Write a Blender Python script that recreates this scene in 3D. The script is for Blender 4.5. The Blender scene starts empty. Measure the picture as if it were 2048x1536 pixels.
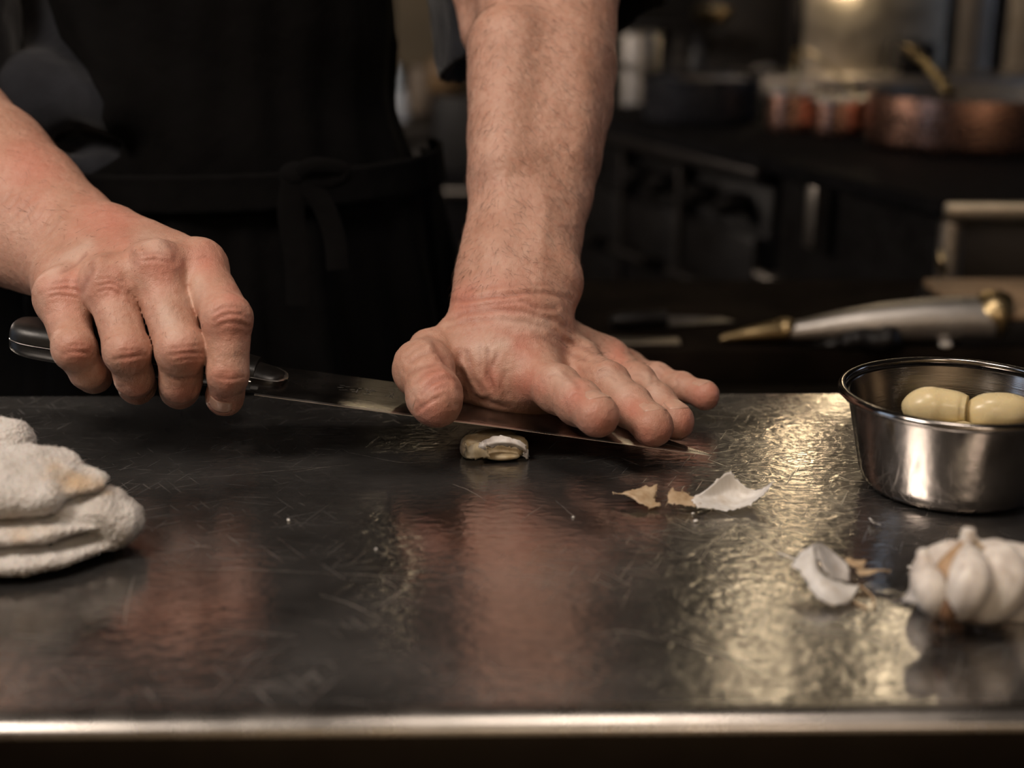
import bpy, bmesh, math, random
import numpy as np
from mathutils import Vector, Matrix
random.seed(7)
RNG = np.random.default_rng(11)
C = bpy.context.scene.collection
SC = bpy.context.scene

# ---------------------------------------------------------------- camera, world, lights, exposure
# Metres. The prep table's top is z = 0 (the floor is at -0.9), X to the right, Y away from the camera.
FPX, PITCH, CAMZ = 2844.0, math.radians(17.0), 0.24
cam_data = bpy.data.cameras.new('camera'); cam = bpy.data.objects.new('camera', cam_data); C.objects.link(cam)
cam_data.sensor_width = 36.0; cam_data.lens = FPX * 36.0 / 2048.0
cam_data.clip_start = 0.02; cam_data.clip_end = 50
cam.location = (0, 0, CAMZ); cam.rotation_euler = (math.radians(90) - PITCH, 0, 0)
cam_data.dof.use_dof = True; cam_data.dof.focus_distance = 0.695; cam_data.dof.aperture_fstop = 4.6
SC.camera = cam
SC.view_settings.view_transform = 'Standard'; SC.view_settings.look = 'None'
SC.view_settings.gamma = 1.0; SC.view_settings.use_curve_mapping = False
SC.view_settings.exposure = 0.0
SPOT = 13.0                             # brightness of the spot lamps' lenses
LAMP = 65.0                              # brightness of the hanging lamps' bulbs
SC.cycles.use_denoising = True
SC.cycles.max_bounces = 5; SC.cycles.diffuse_bounces = 2; SC.cycles.glossy_bounces = 3
SC.cycles.use_adaptive_sampling = True; SC.cycles.adaptive_threshold = 0.05; SC.cycles.adaptive_min_samples = 12
SC.cycles.caustics_reflective = False; SC.cycles.caustics_refractive = False
SC.cycles.blur_glossy = 0.5; SC.cycles.sample_clamp_indirect = 6.0
W = bpy.data.worlds.new('world'); SC.world = W; W.use_nodes = True
W.node_tree.nodes['Background'].inputs[0].default_value = (0.9, 0.8, 0.68, 1)
W.node_tree.nodes['Background'].inputs[1].default_value = 0.006

def area(name, loc, target, size, power, color, shape='RECTANGLE'):
    d = bpy.data.lights.new(name, 'AREA'); d.shape = shape; d.size = size[0]; d.size_y = size[1]
    d.energy = power; d.color = color
    o = bpy.data.objects.new(name, d); C.objects.link(o); o.location = loc
    o.rotation_euler = (Vector(target) - Vector(loc)).to_track_quat('-Z', 'Y').to_euler()
    return o

area('ceiling_softlight', (-0.72, 0.14, 1.08), (0.05, 0.64, 0.0), (0.42, 0.42), 12.6, (1.0, 0.865, 0.75))
area('ceiling_softlight_top', (0.12, 0.50, 1.35), (0.05, 0.64, 0.0), (0.35, 0.35), 4.8, (1.0, 0.85, 0.73))
area('front_fill', (0.35, -0.55, 0.80), (0.1, 0.70, 0.0), (0.30, 0.30), 1.6, (1.0, 0.80, 0.64))  # added fill from the camera side, not a ceiling lamp
area('front_wall_fill', (0.1, -1.0, 1.3), (0.1, -1.9, 0.1), (0.6, 0.6), 20.0, (1.0, 0.82, 0.60))  # added light on the unseen front wall, so the steel has something bright to mirror
area('pan_streak_light', (-1.6, 1.95, 0.70), (0.62, 1.9, 0.08), (0.14, 0.5), 12.0, (1.0, 0.84, 0.70))  # unseen light added for the streaks on the copper pans
area('window_daylight_far', (2.4, 1.25, 0.45), (0.3, 2.1, 0.0), (0.4, 0.9), 2.2, (0.60, 0.74, 1.0))
area('window_daylight', (-2.3, 0.45, 0.75), (-0.3, 0.9, 0.15), (0.7, 1.1), 3.4, (0.58, 0.74, 1.0))

# ---------------------------------------------------------------- placing by sight line
_cp, _sp = math.cos(PITCH), math.sin(PITCH)
def ray(px, py):
    a, b = (px - 1024.0) / FPX, (768.0 - py) / FPX
    return np.array([a, _cp + b * _sp, -_sp + b * _cp])
def at(px, py, Y):                      # the point on that sight line at depth Y
    r = ray(px, py); return np.array([0, 0, CAMZ]) + r * (Y / r[1])
def onz(px, py, z=0.0):                 # the point on that sight line at height z
    r = ray(px, py); return np.array([0, 0, CAMZ]) + r * ((z - CAMZ) / r[2])
def to_px(P):
    P = np.asarray(P) - np.array([0, 0, CAMZ])
    d = P[..., 1] * _cp - P[..., 2] * _sp
    u = P[..., 1] * _sp + P[..., 2] * _cp
    return np.stack([1024 + FPX * P[..., 0] / d, 768 - FPX * u / d], -1), d

# ---------------------------------------------------------------- objects
def tag(o, label=None, cat=None, group=None, kind=None):
    if label: o['label'] = label
    if cat: o['category'] = cat
    if group: o['group'] = group
    if kind: o['kind'] = kind
    return o
def empty(name, loc=(0, 0, 0), label=None, cat=None, group=None):
    o = bpy.data.objects.new(name, None); C.objects.link(o); o.location = loc
    o.empty_display_size = 0.02
    return tag(o, label, cat, group)
def link(name, me, mat=None, parent=None, smooth=True):
    o = bpy.data.objects.new(name, me); C.objects.link(o)
    if mat is not None and len(me.materials) == 0: me.materials.append(mat)
    if smooth: me.polygons.foreach_set('use_smooth', np.ones(len(me.polygons), bool))
    if parent is not None:
        o.parent = parent; o.matrix_parent_inverse = Matrix.Translation(-parent.location)
    return o
def pydata(name, V, F, mat=None, parent=None, smooth=True):
    me = bpy.data.meshes.new(name); me.from_pydata([tuple(v) for v in V], [], [tuple(f) for f in F]); me.update()
    return link(name, me, mat, parent, smooth)
def frombm(name, bm, mat=None, parent=None, smooth=True, angle=None):
    bmesh.ops.recalc_face_normals(bm, faces=bm.faces)
    me = bpy.data.meshes.new(name); bm.to_mesh(me); bm.free()
    if angle: me.set_sharp_from_angle(angle=math.radians(angle))
    return link(name, me, mat, parent, smooth)
def fastmesh(name, V, Q, mat=None, parent=None):
    me = bpy.data.meshes.new(name); V = np.asarray(V, np.float32); Q = np.asarray(Q, np.int32)
    me.vertices.add(len(V)); me.vertices.foreach_set('co', V.ravel())
    me.loops.add(Q.size); me.loops.foreach_set('vertex_index', Q.ravel())
    me.polygons.add(len(Q)); me.polygons.foreach_set('loop_start', np.arange(0, Q.size, Q.shape[1], dtype=np.int32))
    me.update(calc_edges=True); me.validate()
    return link(name, me, mat, parent)
def box(bm, lo, hi, bevel=0.0, seg=2, rot=0.0, M=None):
    lo, hi = Vector(lo), Vector(hi); c = (lo + hi) / 2; s = hi - lo
    T = Matrix.Translation(c) @ Matrix.Rotation(rot, 4, 'Z') @ Matrix.Diagonal((s.x, s.y, s.z, 1))
    if M is not None: T = M @ T
    r = bmesh.ops.create_cube(bm, size=1.0, matrix=T)
    if bevel > 0:
        es = list({e for v in r['verts'] for e in v.link_edges})
        bmesh.ops.bevel(bm, geom=es, offset=bevel, segments=seg, affect='EDGES', profile=0.5)
def boxo(name, lo, hi, mat, parent=None, bevel=0.004, rot=0.0, M=None):
    bm = bmesh.new(); box(bm, lo, hi, bevel, 2, rot, M); return frombm(name, bm, mat, parent, True, 40)
def lathe(name, prof, mat, parent=None, n=64, loc=(0, 0, 0), closed=False, angle=50, M=None):
    V, F = [], []; m = len(prof)
    for i in range(n):
        a = 2 * math.pi * i / n
        for r, z in prof: V.append(Vector((r * math.cos(a), r * math.sin(a), z)))
    for i in range(n):
        for j in range(m if closed else m - 1):
            k = (j + 1) % m; i2 = (i + 1) % n
            F.append((i * m + j, i2 * m + j, i2 * m + k, i * m + k))
    T = Matrix.Translation(loc) if M is None else M
    bm = bmesh.new(); vs = [bm.verts.new(T @ v) for v in V]
    for f in F:
        try: bm.faces.new([vs[q] for q in f])
        except ValueError: pass
    bmesh.ops.remove_doubles(bm, verts=bm.verts, dist=1e-6)
    return frombm(name, bm, mat, parent, True, angle)
def sweep(bm, pts, radii, n=10, flat=None, cap=True):
    """a tube through pts; flat = (up vector, factor) squashes the section along up"""
    pts = [Vector(p) for p in pts]; rings = []
    ref = Vector((0, 0, 1))
    for i, p in enumerate(pts):
        t = (pts[min(i + 1, len(pts) - 1)] - pts[max(i - 1, 0)]).normalized()
        u = Vector(flat[0]) if flat else ref
        u = u - t * u.dot(t)
        if u.length < 1e-4: u = Vector((0, 1, 0)) - t * t.y
        u.normalize(); s = t.cross(u)
        r = radii[i] if hasattr(radii, '__len__') else radii
        k = flat[1] if flat else 1.0
        rings.append([bm.verts.new(p + s * (r * math.cos(2 * math.pi * j / n)) + u * (k * r * math.sin(2 * math.pi * j / n))) for j in range(n)])
    for a, b in zip(rings, rings[1:]):
        for j in range(n): bm.faces.new((a[j], a[(j + 1) % n], b[(j + 1) % n], b[j]))
    if cap: bm.faces.new(rings[0][::-1]); bm.faces.new(rings[-1])
def tube(name, pts, radii, mat, parent=None, n=10, flat=None):
    bm = bmesh.new(); sweep(bm, pts, radii, n, flat); return frombm(name, bm, mat, parent, True, 60)
def spline(P, n=8):
    """Catmull-Rom through rows of P (any width)"""
    P = np.asarray(P, float); Q = np.vstack([2 * P[0] - P[1], P, 2 * P[-1] - P[-2]]); out = []
    for i in range(1, len(Q) - 2):
        p0, p1, p2, p3 = Q[i - 1], Q[i], Q[i + 1], Q[i + 2]
        for t in np.linspace(0, 1, n, endpoint=False):
            out.append(0.5 * (2 * p1 + (p2 - p0) * t + (2 * p0 - 5 * p1 + 4 * p2 - p3) * t * t + (3 * p1 - p0 - 3 * p2 + p3) * t ** 3))
    out.append(P[-1]); return np.array(out)

# ---------------------------------------------------------------- smooth-union solids meshed on a grid
def smin(a, b, k):
    if k <= 0: return np.minimum(a, b)
    h = np.maximum(k - np.abs(a - b), 0) / k
    return np.minimum(a, b) - h * h * k * 0.25
class Solid:
    def __init__(s, lo, hi, h):
        s.lo = np.array(lo, float); s.h = h
        s.n = np.ceil((np.array(hi) - s.lo) / h).astype(int) + 1
        s.F = np.full(tuple(s.n), 0.5, np.float32)
    def like(s):
        o = Solid.__new__(Solid); o.lo, o.h, o.n = s.lo, s.h, s.n; o.F = np.full(tuple(s.n), 0.5, np.float32); return o
    def window(s, lo, hi):
        a = np.clip(np.floor((np.array(lo) - s.lo) / s.h).astype(int), 0, s.n - 1)
        b = np.clip(np.ceil((np.array(hi) - s.lo) / s.h).astype(int) + 1, 1, s.n)
        sl = tuple(slice(int(i), int(max(j, i + 1))) for i, j in zip(a, b))
        ax = [(s.lo[d] + s.h * np.arange(sl[d].start, sl[d].stop)).astype(np.float32) for d in range(3)]
        return sl, ax[0][:, None, None], ax[1][None, :, None], ax[2][None, None, :]
    def cap(s, a, b, ra, rb=None, k=0.004, squash=None, cut=False):
        rb = ra if rb is None else rb; a = np.array(a, float); b = np.array(b, float); m = max(ra, rb) + k + 2 * s.h
        sl, x, y, z = s.window(np.minimum(a, b) - m, np.maximum(a, b) + m)
        d = b - a; L = max(float(d @ d), 1e-12)
        x, y, z = x - a[0], y - a[1], z - a[2]
        t = np.clip((x * d[0] + y * d[1] + z * d[2]) / L, 0, 1)
        x, y, z = x - t * d[0], y - t * d[1], z - t * d[2]
        q = x * x + y * y + z * z
        if squash is not None:
            n = np.array(squash[0], float); n /= np.linalg.norm(n)
            c = x * n[0] + y * n[1] + z * n[2]; q = q + c * c * (1 / squash[1] ** 2 - 1)
        D = (np.sqrt(q) - (ra + t * (rb - ra))).astype(np.float32)
        s.F[sl] = -smin(-s.F[sl], D, k) if cut else smin(s.F[sl], D, k)
        return s
    def chain(s, P, R, k=0.004, squash=None):
        for i in range(len(P) - 1): s.cap(P[i], P[i + 1], R[i], R[i + 1], k, squash)
        return s
    def ell(s, c, r, k=0.004, M=None, cut=False):
        c = np.array(c, float); r = np.array(r, float); m = r.max() + k + 2 * s.h
        sl, x, y, z = s.window(c - m, c + m)
        x, y, z = x - c[0], y - c[1], z - c[2]
        if M is not None:
            M = np.array(M); x, y, z = [M[i][0] * x + M[i][1] * y + M[i][2] * z for i in range(3)]
        q = np.sqrt((x / r[0]) ** 2 + (y / r[1]) ** 2 + (z / r[2]) ** 2)
        g = np.sqrt((x / r[0] ** 2) ** 2 + (y / r[1] ** 2) ** 2 + (z / r[2] ** 2) ** 2) + 1e-6
        D = (q * (q - 1) / g).astype(np.float32)
        s.F[sl] = -smin(-s.F[sl], D, k) if cut else smin(s.F[sl], D, k)
        return s
    def merge(s, o, k): s.F = smin(s.F, o.F, k); return s
    def sample(s, P):
        g = (np.asarray(P, float) - s.lo) / s.h; g = np.clip(g, 0, s.n - 1.001); i = g.astype(int); f = g - i; r = 0
        for c in range(8):
            o = np.array([c & 1, c >> 1 & 1, c >> 2 & 1])
            w = np.prod(np.where(o, f, 1 - f), -1); j = i + o
            r = r + w * s.F[j[..., 0], j[..., 1], j[..., 2]]
        return r
    def mesh(s, smooth=1):
        F = s.F
        for d in range(3):
            for e in (0, -1):
                q = [slice(None)] * 3; q[d] = e; F[tuple(q)] = np.maximum(F[tuple(q)], 0.3 * s.h)
        S = F < 0; n = np.array(F.shape)
        cnt = np.zeros(n - 1, np.int8); cor = [(i, j, k) for i in (0, 1) for j in (0, 1) for k in (0, 1)]
        for i, j, k in cor: cnt += S[i:n[0] - 1 + i, j:n[1] - 1 + j, k:n[2] - 1 + k]
        mask = (cnt > 0) & (cnt < 8); idx = np.full(mask.shape, -1, np.int64); cells = np.argwhere(mask); idx[mask] = np.arange(len(cells))
        acc = np.zeros((len(cells), 3)); num = np.zeros(len(cells))
        for a in cor:
            for d in range(3):
                if a[d]: continue
                b = list(a); b[d] = 1; ca, cb = cells + np.array(a), cells + np.array(b)
                fa, fb = F[tuple(ca.T)], F[tuple(cb.T)]; x = (fa < 0) != (fb < 0)
                t = np.where(x, fa / np.where(x, fa - fb, 1), 0)
                p = np.array(a, float)[None] + t[:, None] * (np.array(b) - np.array(a))[None]
                acc += np.where(x[:, None], p, 0); num += x
        V = s.lo + s.h * (cells + acc / num[:, None]); Q = []
        for d in range(3):
            u, v = (d + 1) % 3, (d + 2) % 3
            lo = [slice(None)] * 3; hi = [slice(None)] * 3; lo[d] = slice(0, n[d] - 1); hi[d] = slice(1, n[d])
            A, B = S[tuple(lo)], S[tuple(hi)]; e = np.argwhere(A != B)
            e = e[(e[:, u] > 0) & (e[:, v] > 0) & (e[:, u] < n[u] - 1) & (e[:, v] < n[v] - 1)]
            q = []
            for du, dv in ((-1, -1), (0, -1), (0, 0), (-1, 0)):
                c = e.copy(); c[:, u] += du; c[:, v] += dv; q.append(idx[tuple(c.T)])
            q = np.stack(q, 1); flip = ~A[tuple(e.T)]; q[flip] = q[flip][:, ::-1]; Q.append(q)
        Q = np.concatenate(Q)
        for _ in range(smooth): V = relax(V, Q)
        return V, Q
def relax(V, Q, w=0.5):
    acc = np.zeros_like(V); num = np.zeros(len(V))
    for k in range(4):
        for m in (1, 3):
            j = Q[:, (k + m) % 4]
            for d in range(3): acc[:, d] += np.bincount(Q[:, k], V[j, d], len(V))
            num += np.bincount(Q[:, k], minlength=len(V))
    return V * (1 - w) + w * acc / np.maximum(num, 1)[:, None]
def normals(V, Q):
    n = np.cross(V[Q[:, 2]] - V[Q[:, 0]], V[Q[:, 3]] - V[Q[:, 1]]); N = np.zeros_like(V)
    for k in range(4):
        for d in range(3): N[:, d] += np.bincount(Q[:, k], n[:, d], len(V))
    return N / np.maximum(np.linalg.norm(N, axis=1), 1e-12)[:, None]
def vnoise(P, scale, seed=0):
    """value noise, -1..1"""
    P = np.asarray(P) * scale; i = np.floor(P).astype(np.int64); f = P - i; f = f * f * (3 - 2 * f); r = 0
    for c in range(8):
        o = np.array([c & 1, c >> 1 & 1, c >> 2 & 1]); j = i + o
        h = (j[..., 0] * 374761393 + j[..., 1] * 668265263 + j[..., 2] * 2147483647 + seed * 974711) & 0xffffffff
        h = ((h ^ (h >> 13)) * 1274126177) & 0xffffffff; h = ((h ^ (h >> 16)) & 0xffff) / 32767.5 - 1
        r = r + np.prod(np.where(o, f, 1 - f), -1) * h
    return r
def fbm(P, scale, octaves=4, seed=0):
    return sum(vnoise(P, scale * 2 ** o, seed + o * 17) * 0.5 ** o for o in range(octaves))
def seg_dist(p, pts):
    """distance of 2-D points p from a polyline"""
    best = np.full(len(p), 1e9)
    for a, b in zip(pts[:-1], pts[1:]):
        a = np.array(a, float); b = np.array(b, float); d = b - a
        t = np.clip(((p - a) @ d) / max(d @ d, 1e-9), 0, 1)
        best = np.minimum(best, np.linalg.norm(p - a - t[:, None] * d, axis=1))
    return best

# ---------------------------------------------------------------- materials
class NT:
    def __init__(s, name):
        s.m = bpy.data.materials.new(name); s.m.use_nodes = True; s.t = s.m.node_tree
        s.b = s.t.nodes['Principled BSDF']; s._o = None
    def n(s, kind, **kw):
        x = s.t.nodes.new('ShaderNode' + kind)
        for k, v in kw.items():
            if k in x.inputs: s.set(x.inputs[k], v)
            else: setattr(x, k, v)
        return x
    def set(s, i, v):
        if isinstance(v, bpy.types.NodeSocket): s.t.links.new(v, i)
        elif isinstance(v, (tuple, list)) and len(v) == 3 and i.type == 'RGBA': i.default_value = (*v, 1)
        else: i.default_value = v
    def P(s, **kw):
        for k, v in kw.items(): s.set(s.b.inputs[k.replace('_', ' ')], v)
        return s.m
    def turned(s, scale, ang, loc):               # turn the coordinates first, then stretch them
        mp = s.n('Mapping', Vector=s.co()); mp.inputs['Rotation'].default_value = (0, 0, ang); return s.restretch(mp.outputs[0], scale, loc)
    def restretch(s, v, scale, loc):
        mp = s.n('Mapping', Vector=v); mp.inputs['Scale'].default_value = scale; mp.inputs['Location'].default_value = loc; return mp.outputs[0]
    def co(s, scale=(1, 1, 1), rot=(0, 0, 0), loc=(0, 0, 0), src='Object'):
        if s._o is None: s._o = s.n('TexCoord')
        if scale == (1, 1, 1) and rot == (0, 0, 0) and loc == (0, 0, 0): return s._o.outputs[src]
        mp = s.n('Mapping', Vector=s._o.outputs[src]); mp.inputs['Scale'].default_value = scale
        mp.inputs['Rotation'].default_value = rot; mp.inputs['Location'].default_value = loc
        return mp.outputs[0]
    def noise(s, co, scale, detail=3, rough=0.55, dist=0.0):
        return s.n('TexNoise', Vector=co, Scale=scale, Detail=detail, Roughness=rough, Distortion=dist).outputs['Fac']
    def ramp(s, fac, stops, interp='LINEAR'):
        r = s.n('ValToRGB', Fac=fac); e = r.color_ramp.elements; r.color_ramp.interpolation = interp
        while len(e) < len(stops): e.new(0.5)
        for k, (p, c) in zip(e, stops):
            k.position = p; k.color = (*c, 1) if isinstance(c, tuple) else (c, c, c, 1)
        return r.outputs[0]
    def mix(s, f, a, b, mode='MIX'):
        x = s.n('Mix', data_type='RGBA', blend_type=mode)
        for sock, v in zip((x.inputs[0], x.inputs[6], x.inputs[7]), (f, a, b)): s.set(sock, v)
        return x.outputs[2]
    def math(s, op, a, b=0.0, clamp=False):
        x = s.n('Math', operation=op, use_clamp=clamp); s.set(x.inputs[0], a); s.set(x.inputs[1], b); return x.outputs[0]
    def rng(s, v, a, b, c, d):
        x = s.n('MapRange'); s.set(x.inputs[0], v)
        for i, q in zip((1, 2, 3, 4), (a, b, c, d)): x.inputs[i].default_value = q
        return x.outputs[0]
    def attr(s, name): return s.n('Attribute', attribute_name=name).outputs['Fac']
    def bump(s, h, strength=0.3, dist=0.001, prev=None):
        x = s.n('Bump', Height=h, Strength=strength, Distance=dist)
        if prev is not None: s.t.links.new(prev, x.inputs['Normal'])
        return x.outputs[0]
def simple(name, color, rough=0.5, metal=0.0, var=0.12, scale=30, bump=0.15, bscale=200, bdist=0.0006, **kw):
    t = NT(name); c = t.noise(t.co(), scale, 4)
    dark = tuple(max(x * (1 - var * 1.6), 0) for x in color); lite = tuple(min(x * (1 + var * 1.2), 1) for x in color)
    col = t.ramp(c, [(0.3, dark), (0.7, lite)])
    r = t.rng(t.noise(t.co(), scale * 2.3, 3), 0.3, 0.7, max(rough - 0.07, 0.03), min(rough + 0.07, 1))
    t.P(Base_Color=col, Roughness=r, Metallic=metal, Normal=t.bump(t.noise(t.co(), bscale, 3), bump, bdist))
    for k, v in kw.items(): t.set(t.b.inputs[k.replace('_', ' ')], v)
    return t.m
# ---------------------------------------------------------------- materials used
def mat_table():
    t = NT('worn_brushed_steel')
    fine = t.noise(t.co((14, 520, 60)), 1.0, 2, 0.6)                      # the grain of the sheet, along X
    wav = t.noise(t.co((150, 230, 100)), 1.0, 2.5, 0.5, 0.3)               # a worn, faintly dented surface
    big = t.noise(t.co((11, 15, 9)), 1.0, 5, 0.62)
    h = t.bump(fine, 0.20, 0.0003)
    h = t.bump(wav, 0.33, 0.0009, h)
    scr = None
    for k, (ang, sx, sy, th) in enumerate([(0.22, 26, 640, .70), (-0.5, 34, 760, .70), (0.95, 40, 720, .70), (-1.2, 30, 680, .70), (0.04, 18, 820, .71)]):
        n = t.noise(t.turned((sx, sy, 1), ang, (k * 3.7, k * 9.1, 0)), 1.0, 1.0, 0.5, 0.25)
        s = t.rng(n, th - 0.02, th + 0.02, 0, 1)
        scr = s if scr is None else t.math('MAXIMUM', scr, s)
    patch = t.rng(t.noise(t.co((7, 9, 7)), 1.0, 3, 0.5), 0.40, 0.60, 0.15, 1)   # some areas are more scored than others
    scr = t.math('MULTIPLY', scr, patch)
    h = t.bump(scr, 0.22, 0.0002, h)
    rough = t.rng(big, 0.28, 0.72, 0.12, 0.22)
    rough = t.math('ADD', rough, t.math('MULTIPLY', scr, 0.20))
    col = t.ramp(t.noise(t.co((6, 9, 5)), 1.0, 6, 0.68), [(0.32, (0.34, 0.325, 0.315)), (0.70, (0.56, 0.54, 0.52))])
    col = t.mix(t.math('MULTIPLY', scr, 0.45), col, (0.86, 0.83, 0.80))
    t.P(Base_Color=col, Metallic=1.0, Roughness=rough, Normal=h)
    haze = t.n('BsdfPrincipled'); [t.set(haze.inputs[k], v) for k, v in (('Base Color', col), ('Metallic', 1.0), ('Roughness', 0.56), ('Normal', h))]   # the scoured top layer scatters light widely
    m = t.n('MixShader'); t.set(m.inputs[0], t.rng(big, 0.3, 0.7, 0.07, 0.25)); t.set(m.inputs[1], t.b.outputs[0]); t.set(m.inputs[2], haze.outputs[0])
    t.set(t.t.nodes['Material Output'].inputs[0], m.outputs[0]); return t.m
def mat_steel(name, col, rough, grain=(60, 60, 900), strength=0.12):
    t = NT(name); g = t.noise(t.co(grain), 1.0, 2, 0.5)
    r = t.rng(t.noise(t.co(), 45, 4), 0.3, 0.7, rough - 0.04, rough + 0.07)
    c = t.ramp(t.noise(t.co(), 60, 4), [(0.3, tuple(x * 0.86 for x in col)), (0.7, col)])
    return t.P(Base_Color=c, Metallic=1.0, Roughness=r, Normal=t.bump(g, strength, 0.0003))
def mat_skin():
    t = NT('skin'); o = t.co()
    n1 = t.noise(o, 55, 5, 0.6); n2 = t.noise(o, 260, 4, 0.6)
    c = t.ramp(n1, [(0.25, (0.43, 0.232, 0.160)), (0.5, (0.52, 0.296, 0.214)), (0.78, (0.60, 0.372, 0.282))])
    c = t.mix(t.rng(n2, 0.45, 0.75, 0, 0.45), c, (0.46, 0.19, 0.125))
    c = t.mix(t.math('MULTIPLY', t.attr('red'), 0.50, True), c, (0.56, 0.175, 0.125))
    c = t.mix(t.math('MULTIPLY', t.attr('pale'), 0.55, True), c, (0.66, 0.47, 0.38))
    c = t.mix(t.math('MULTIPLY', t.attr('line'), 0.40, True), c, (0.22, 0.075, 0.05))
    fr = t.n('TexVoronoi', Vector=o, Scale=150.0); fr.feature = 'F1'
    fk = t.math('MULTIPLY', t.rng(fr.outputs['Distance'], 0.05, 0.16, 1, 0), t.rng(t.noise(o, 48, 2), 0.57, 0.64, 0, 1))
    c = t.mix(t.math('MULTIPLY', fk, 0.45), c, (0.20, 0.075, 0.045))
    vo = t.n('TexVoronoi', Vector=t.co((1, 1, 1)), Scale=950.0); vo.feature = 'DISTANCE_TO_EDGE'
    h = t.bump(vo.outputs['Distance'], 0.32, 0.0005)
    h = t.bump(t.noise(o, 420, 4, 0.6), 0.45, 0.0008, h)
    h = t.bump(t.noise(t.co((300, 300, 90), (0.4, 0.2, 0)), 1.0, 3, 0.6), 0.35, 0.0010, h)
    r = t.rng(t.noise(o, 120, 3), 0.3, 0.7, 0.42, 0.56)
    return t.P(Base_Color=c, Roughness=r, Normal=h, Subsurface_Weight=0.06, Subsurface_Radius=(1.0, 0.35, 0.2), Subsurface_Scale=0.002, Specular_IOR_Level=0.45)
def mat_cloth(name, col, weave=1600, rough=0.92, strength=0.5, sheen=0.15):
    t = NT(name); o = t.co()
    c = t.ramp(t.noise(o, 24, 5), [(0.3, tuple(x * 0.75 for x in col)), (0.7, tuple(min(1, x * 1.2) for x in col))])
    w = t.n('TexNoise', Vector=o, Scale=weave, Detail=2.0).outputs['Fac']
    h = t.bump(w, strength, 0.0004); h = t.bump(t.noise(o, 60, 4), 0.4, 0.004, h)
    return t.P(Base_Color=c, Roughness=rough, Normal=h, Sheen_Weight=sheen, Specular_IOR_Level=0.12)
def mat_garlic_skin(name, lo, hi, vein=(260, 260, 26), trans=0.25):
    t = NT(name); o = t.co()
    g = t.noise(t.co(vein), 1.0, 3, 0.55)
    c = t.ramp(g, [(0.3, lo), (0.68, hi)])
    c = t.mix(t.rng(t.noise(o, 90, 4), 0.58, 0.75, 0, 0.4), c, tuple(x * y for x, y in zip(lo, (0.75, 0.6, 0.45))))
    c = t.mix(t.math('MULTIPLY', t.attr('brown'), 0.8, True), c, (0.36, 0.19, 0.085))
    h = t.bump(g, 0.35, 0.0006); h = t.bump(t.noise(o, 300, 3), 0.2, 0.0005, h)
    return t.P(Base_Color=c, Roughness=0.48, Normal=h, Subsurface_Weight=trans, Subsurface_Radius=(1, .8, .55), Subsurface_Scale=0.003)
M_TABLE = mat_table()
M_EDGE = mat_steel('rolled_steel_edge', (0.46, 0.43, 0.40), 0.27, (6, 500, 500), 0.2)
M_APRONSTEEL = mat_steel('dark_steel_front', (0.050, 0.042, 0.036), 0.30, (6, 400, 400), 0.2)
M_BOWL = mat_steel('brushed_bowl_steel', (0.40, 0.37, 0.345), 0.15, (12, 12, 1500), 0.13)
M_BLADE = mat_steel('blade_steel', (0.40, 0.375, 0.35), 0.22, (14, 700, 700), 0.25)
M_BEVEL = mat_steel('ground_edge_steel', (0.78, 0.74, 0.70), 0.30, (400, 30, 30), 0.2)
M_HANDLE = simple('black_handle', (0.010, 0.009, 0.008), 0.40, 0, 0.2, 60, 0.1, 500)
M_SKIN = mat_skin()
M_NAIL = simple('fingernail', (0.57, 0.335, 0.25), 0.40, 0, 0.08, 160, 0.12, 500, Subsurface_Weight=0.15, Subsurface_Scale=0.002)
M_HAIR = simple('dark_hair', (0.055, 0.028, 0.016), 0.5, 0, 0.3, 200)
M_JACKET = mat_cloth('charcoal_jacket_cloth', (0.015, 0.016, 0.020))
M_APRON = mat_cloth('black_apron_cloth', (0.0022, 0.0019, 0.0019), 1600, 0.95, 0.5, 0.0)
M_TROUSERS = mat_cloth('black_trouser_cloth', (0.012, 0.012, 0.014))
# ---------------------------------------------------------------- the kitchen's shell
def structure(o): o['kind'] = 'structure'; return o
M_FLOOR = simple('dark_brown_floor', (0.040, 0.026, 0.018), 0.45, 0, 0.3, 6, 0.2, 60)
M_WALLDK = simple('dim_brown_wall', (0.016, 0.012, 0.009), 0.8, 0, 0.2, 4, 0.15, 80)
M_CEIL = simple('ceiling_paint', (0.08, 0.07, 0.06), 0.9, 0, 0.1, 5, 0.1, 80)
M_CREAM = simple('cream_wall_paint', (0.13, 0.10, 0.062), 0.75, 0, 0.12, 5, 0.1, 80)
M_PANEL = mat_steel('wall_panel_steel', (0.60, 0.55, 0.47), 0.33, (3, 3, 200), 0.12)
M_DKSTEEL = mat_steel('dim_steel', (0.34, 0.31, 0.28), 0.36, (200, 200, 20), 0.15)
M_BLACK = simple('black_enamel', (0.008, 0.007, 0.007), 0.36, 0, 0.2, 20, 0.1, 120, Specular_IOR_Level=0.3)
M_IRON = simple('cast_iron', (0.010, 0.0095, 0.010), 0.8, 0, 0.25, 60, 0.3, 300, Specular_IOR_Level=0.03)
M_COPPER = mat_steel('copper', (0.88, 0.50, 0.37), 0.26, (6, 6, 1400), 0.7)
M_TIN = mat_steel('tin_lining', (0.62, 0.59, 0.56), 0.42)
M_BRASS = mat_steel('brass', (0.55, 0.42, 0.23), 0.30, (80, 80, 80), 0.15)
M_BRONZE = simple('brown_enamel', (0.022, 0.016, 0.011), 0.6, 0, .2, 12, .15, 80)
M_FRONT = simple('warm_wall_paint', (0.42, 0.34, 0.25), 0.8, 0, 0.1, 3, 0.1, 60)
XW0, XW1, YW0, YW1, ZF, ZC = -2.7, 2.6, -1.9, 3.35, -0.9, 1.75
structure(boxo('floor', (XW0, YW0, ZF - .05), (XW1, YW1, ZF), M_FLOOR, None, 0))
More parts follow.
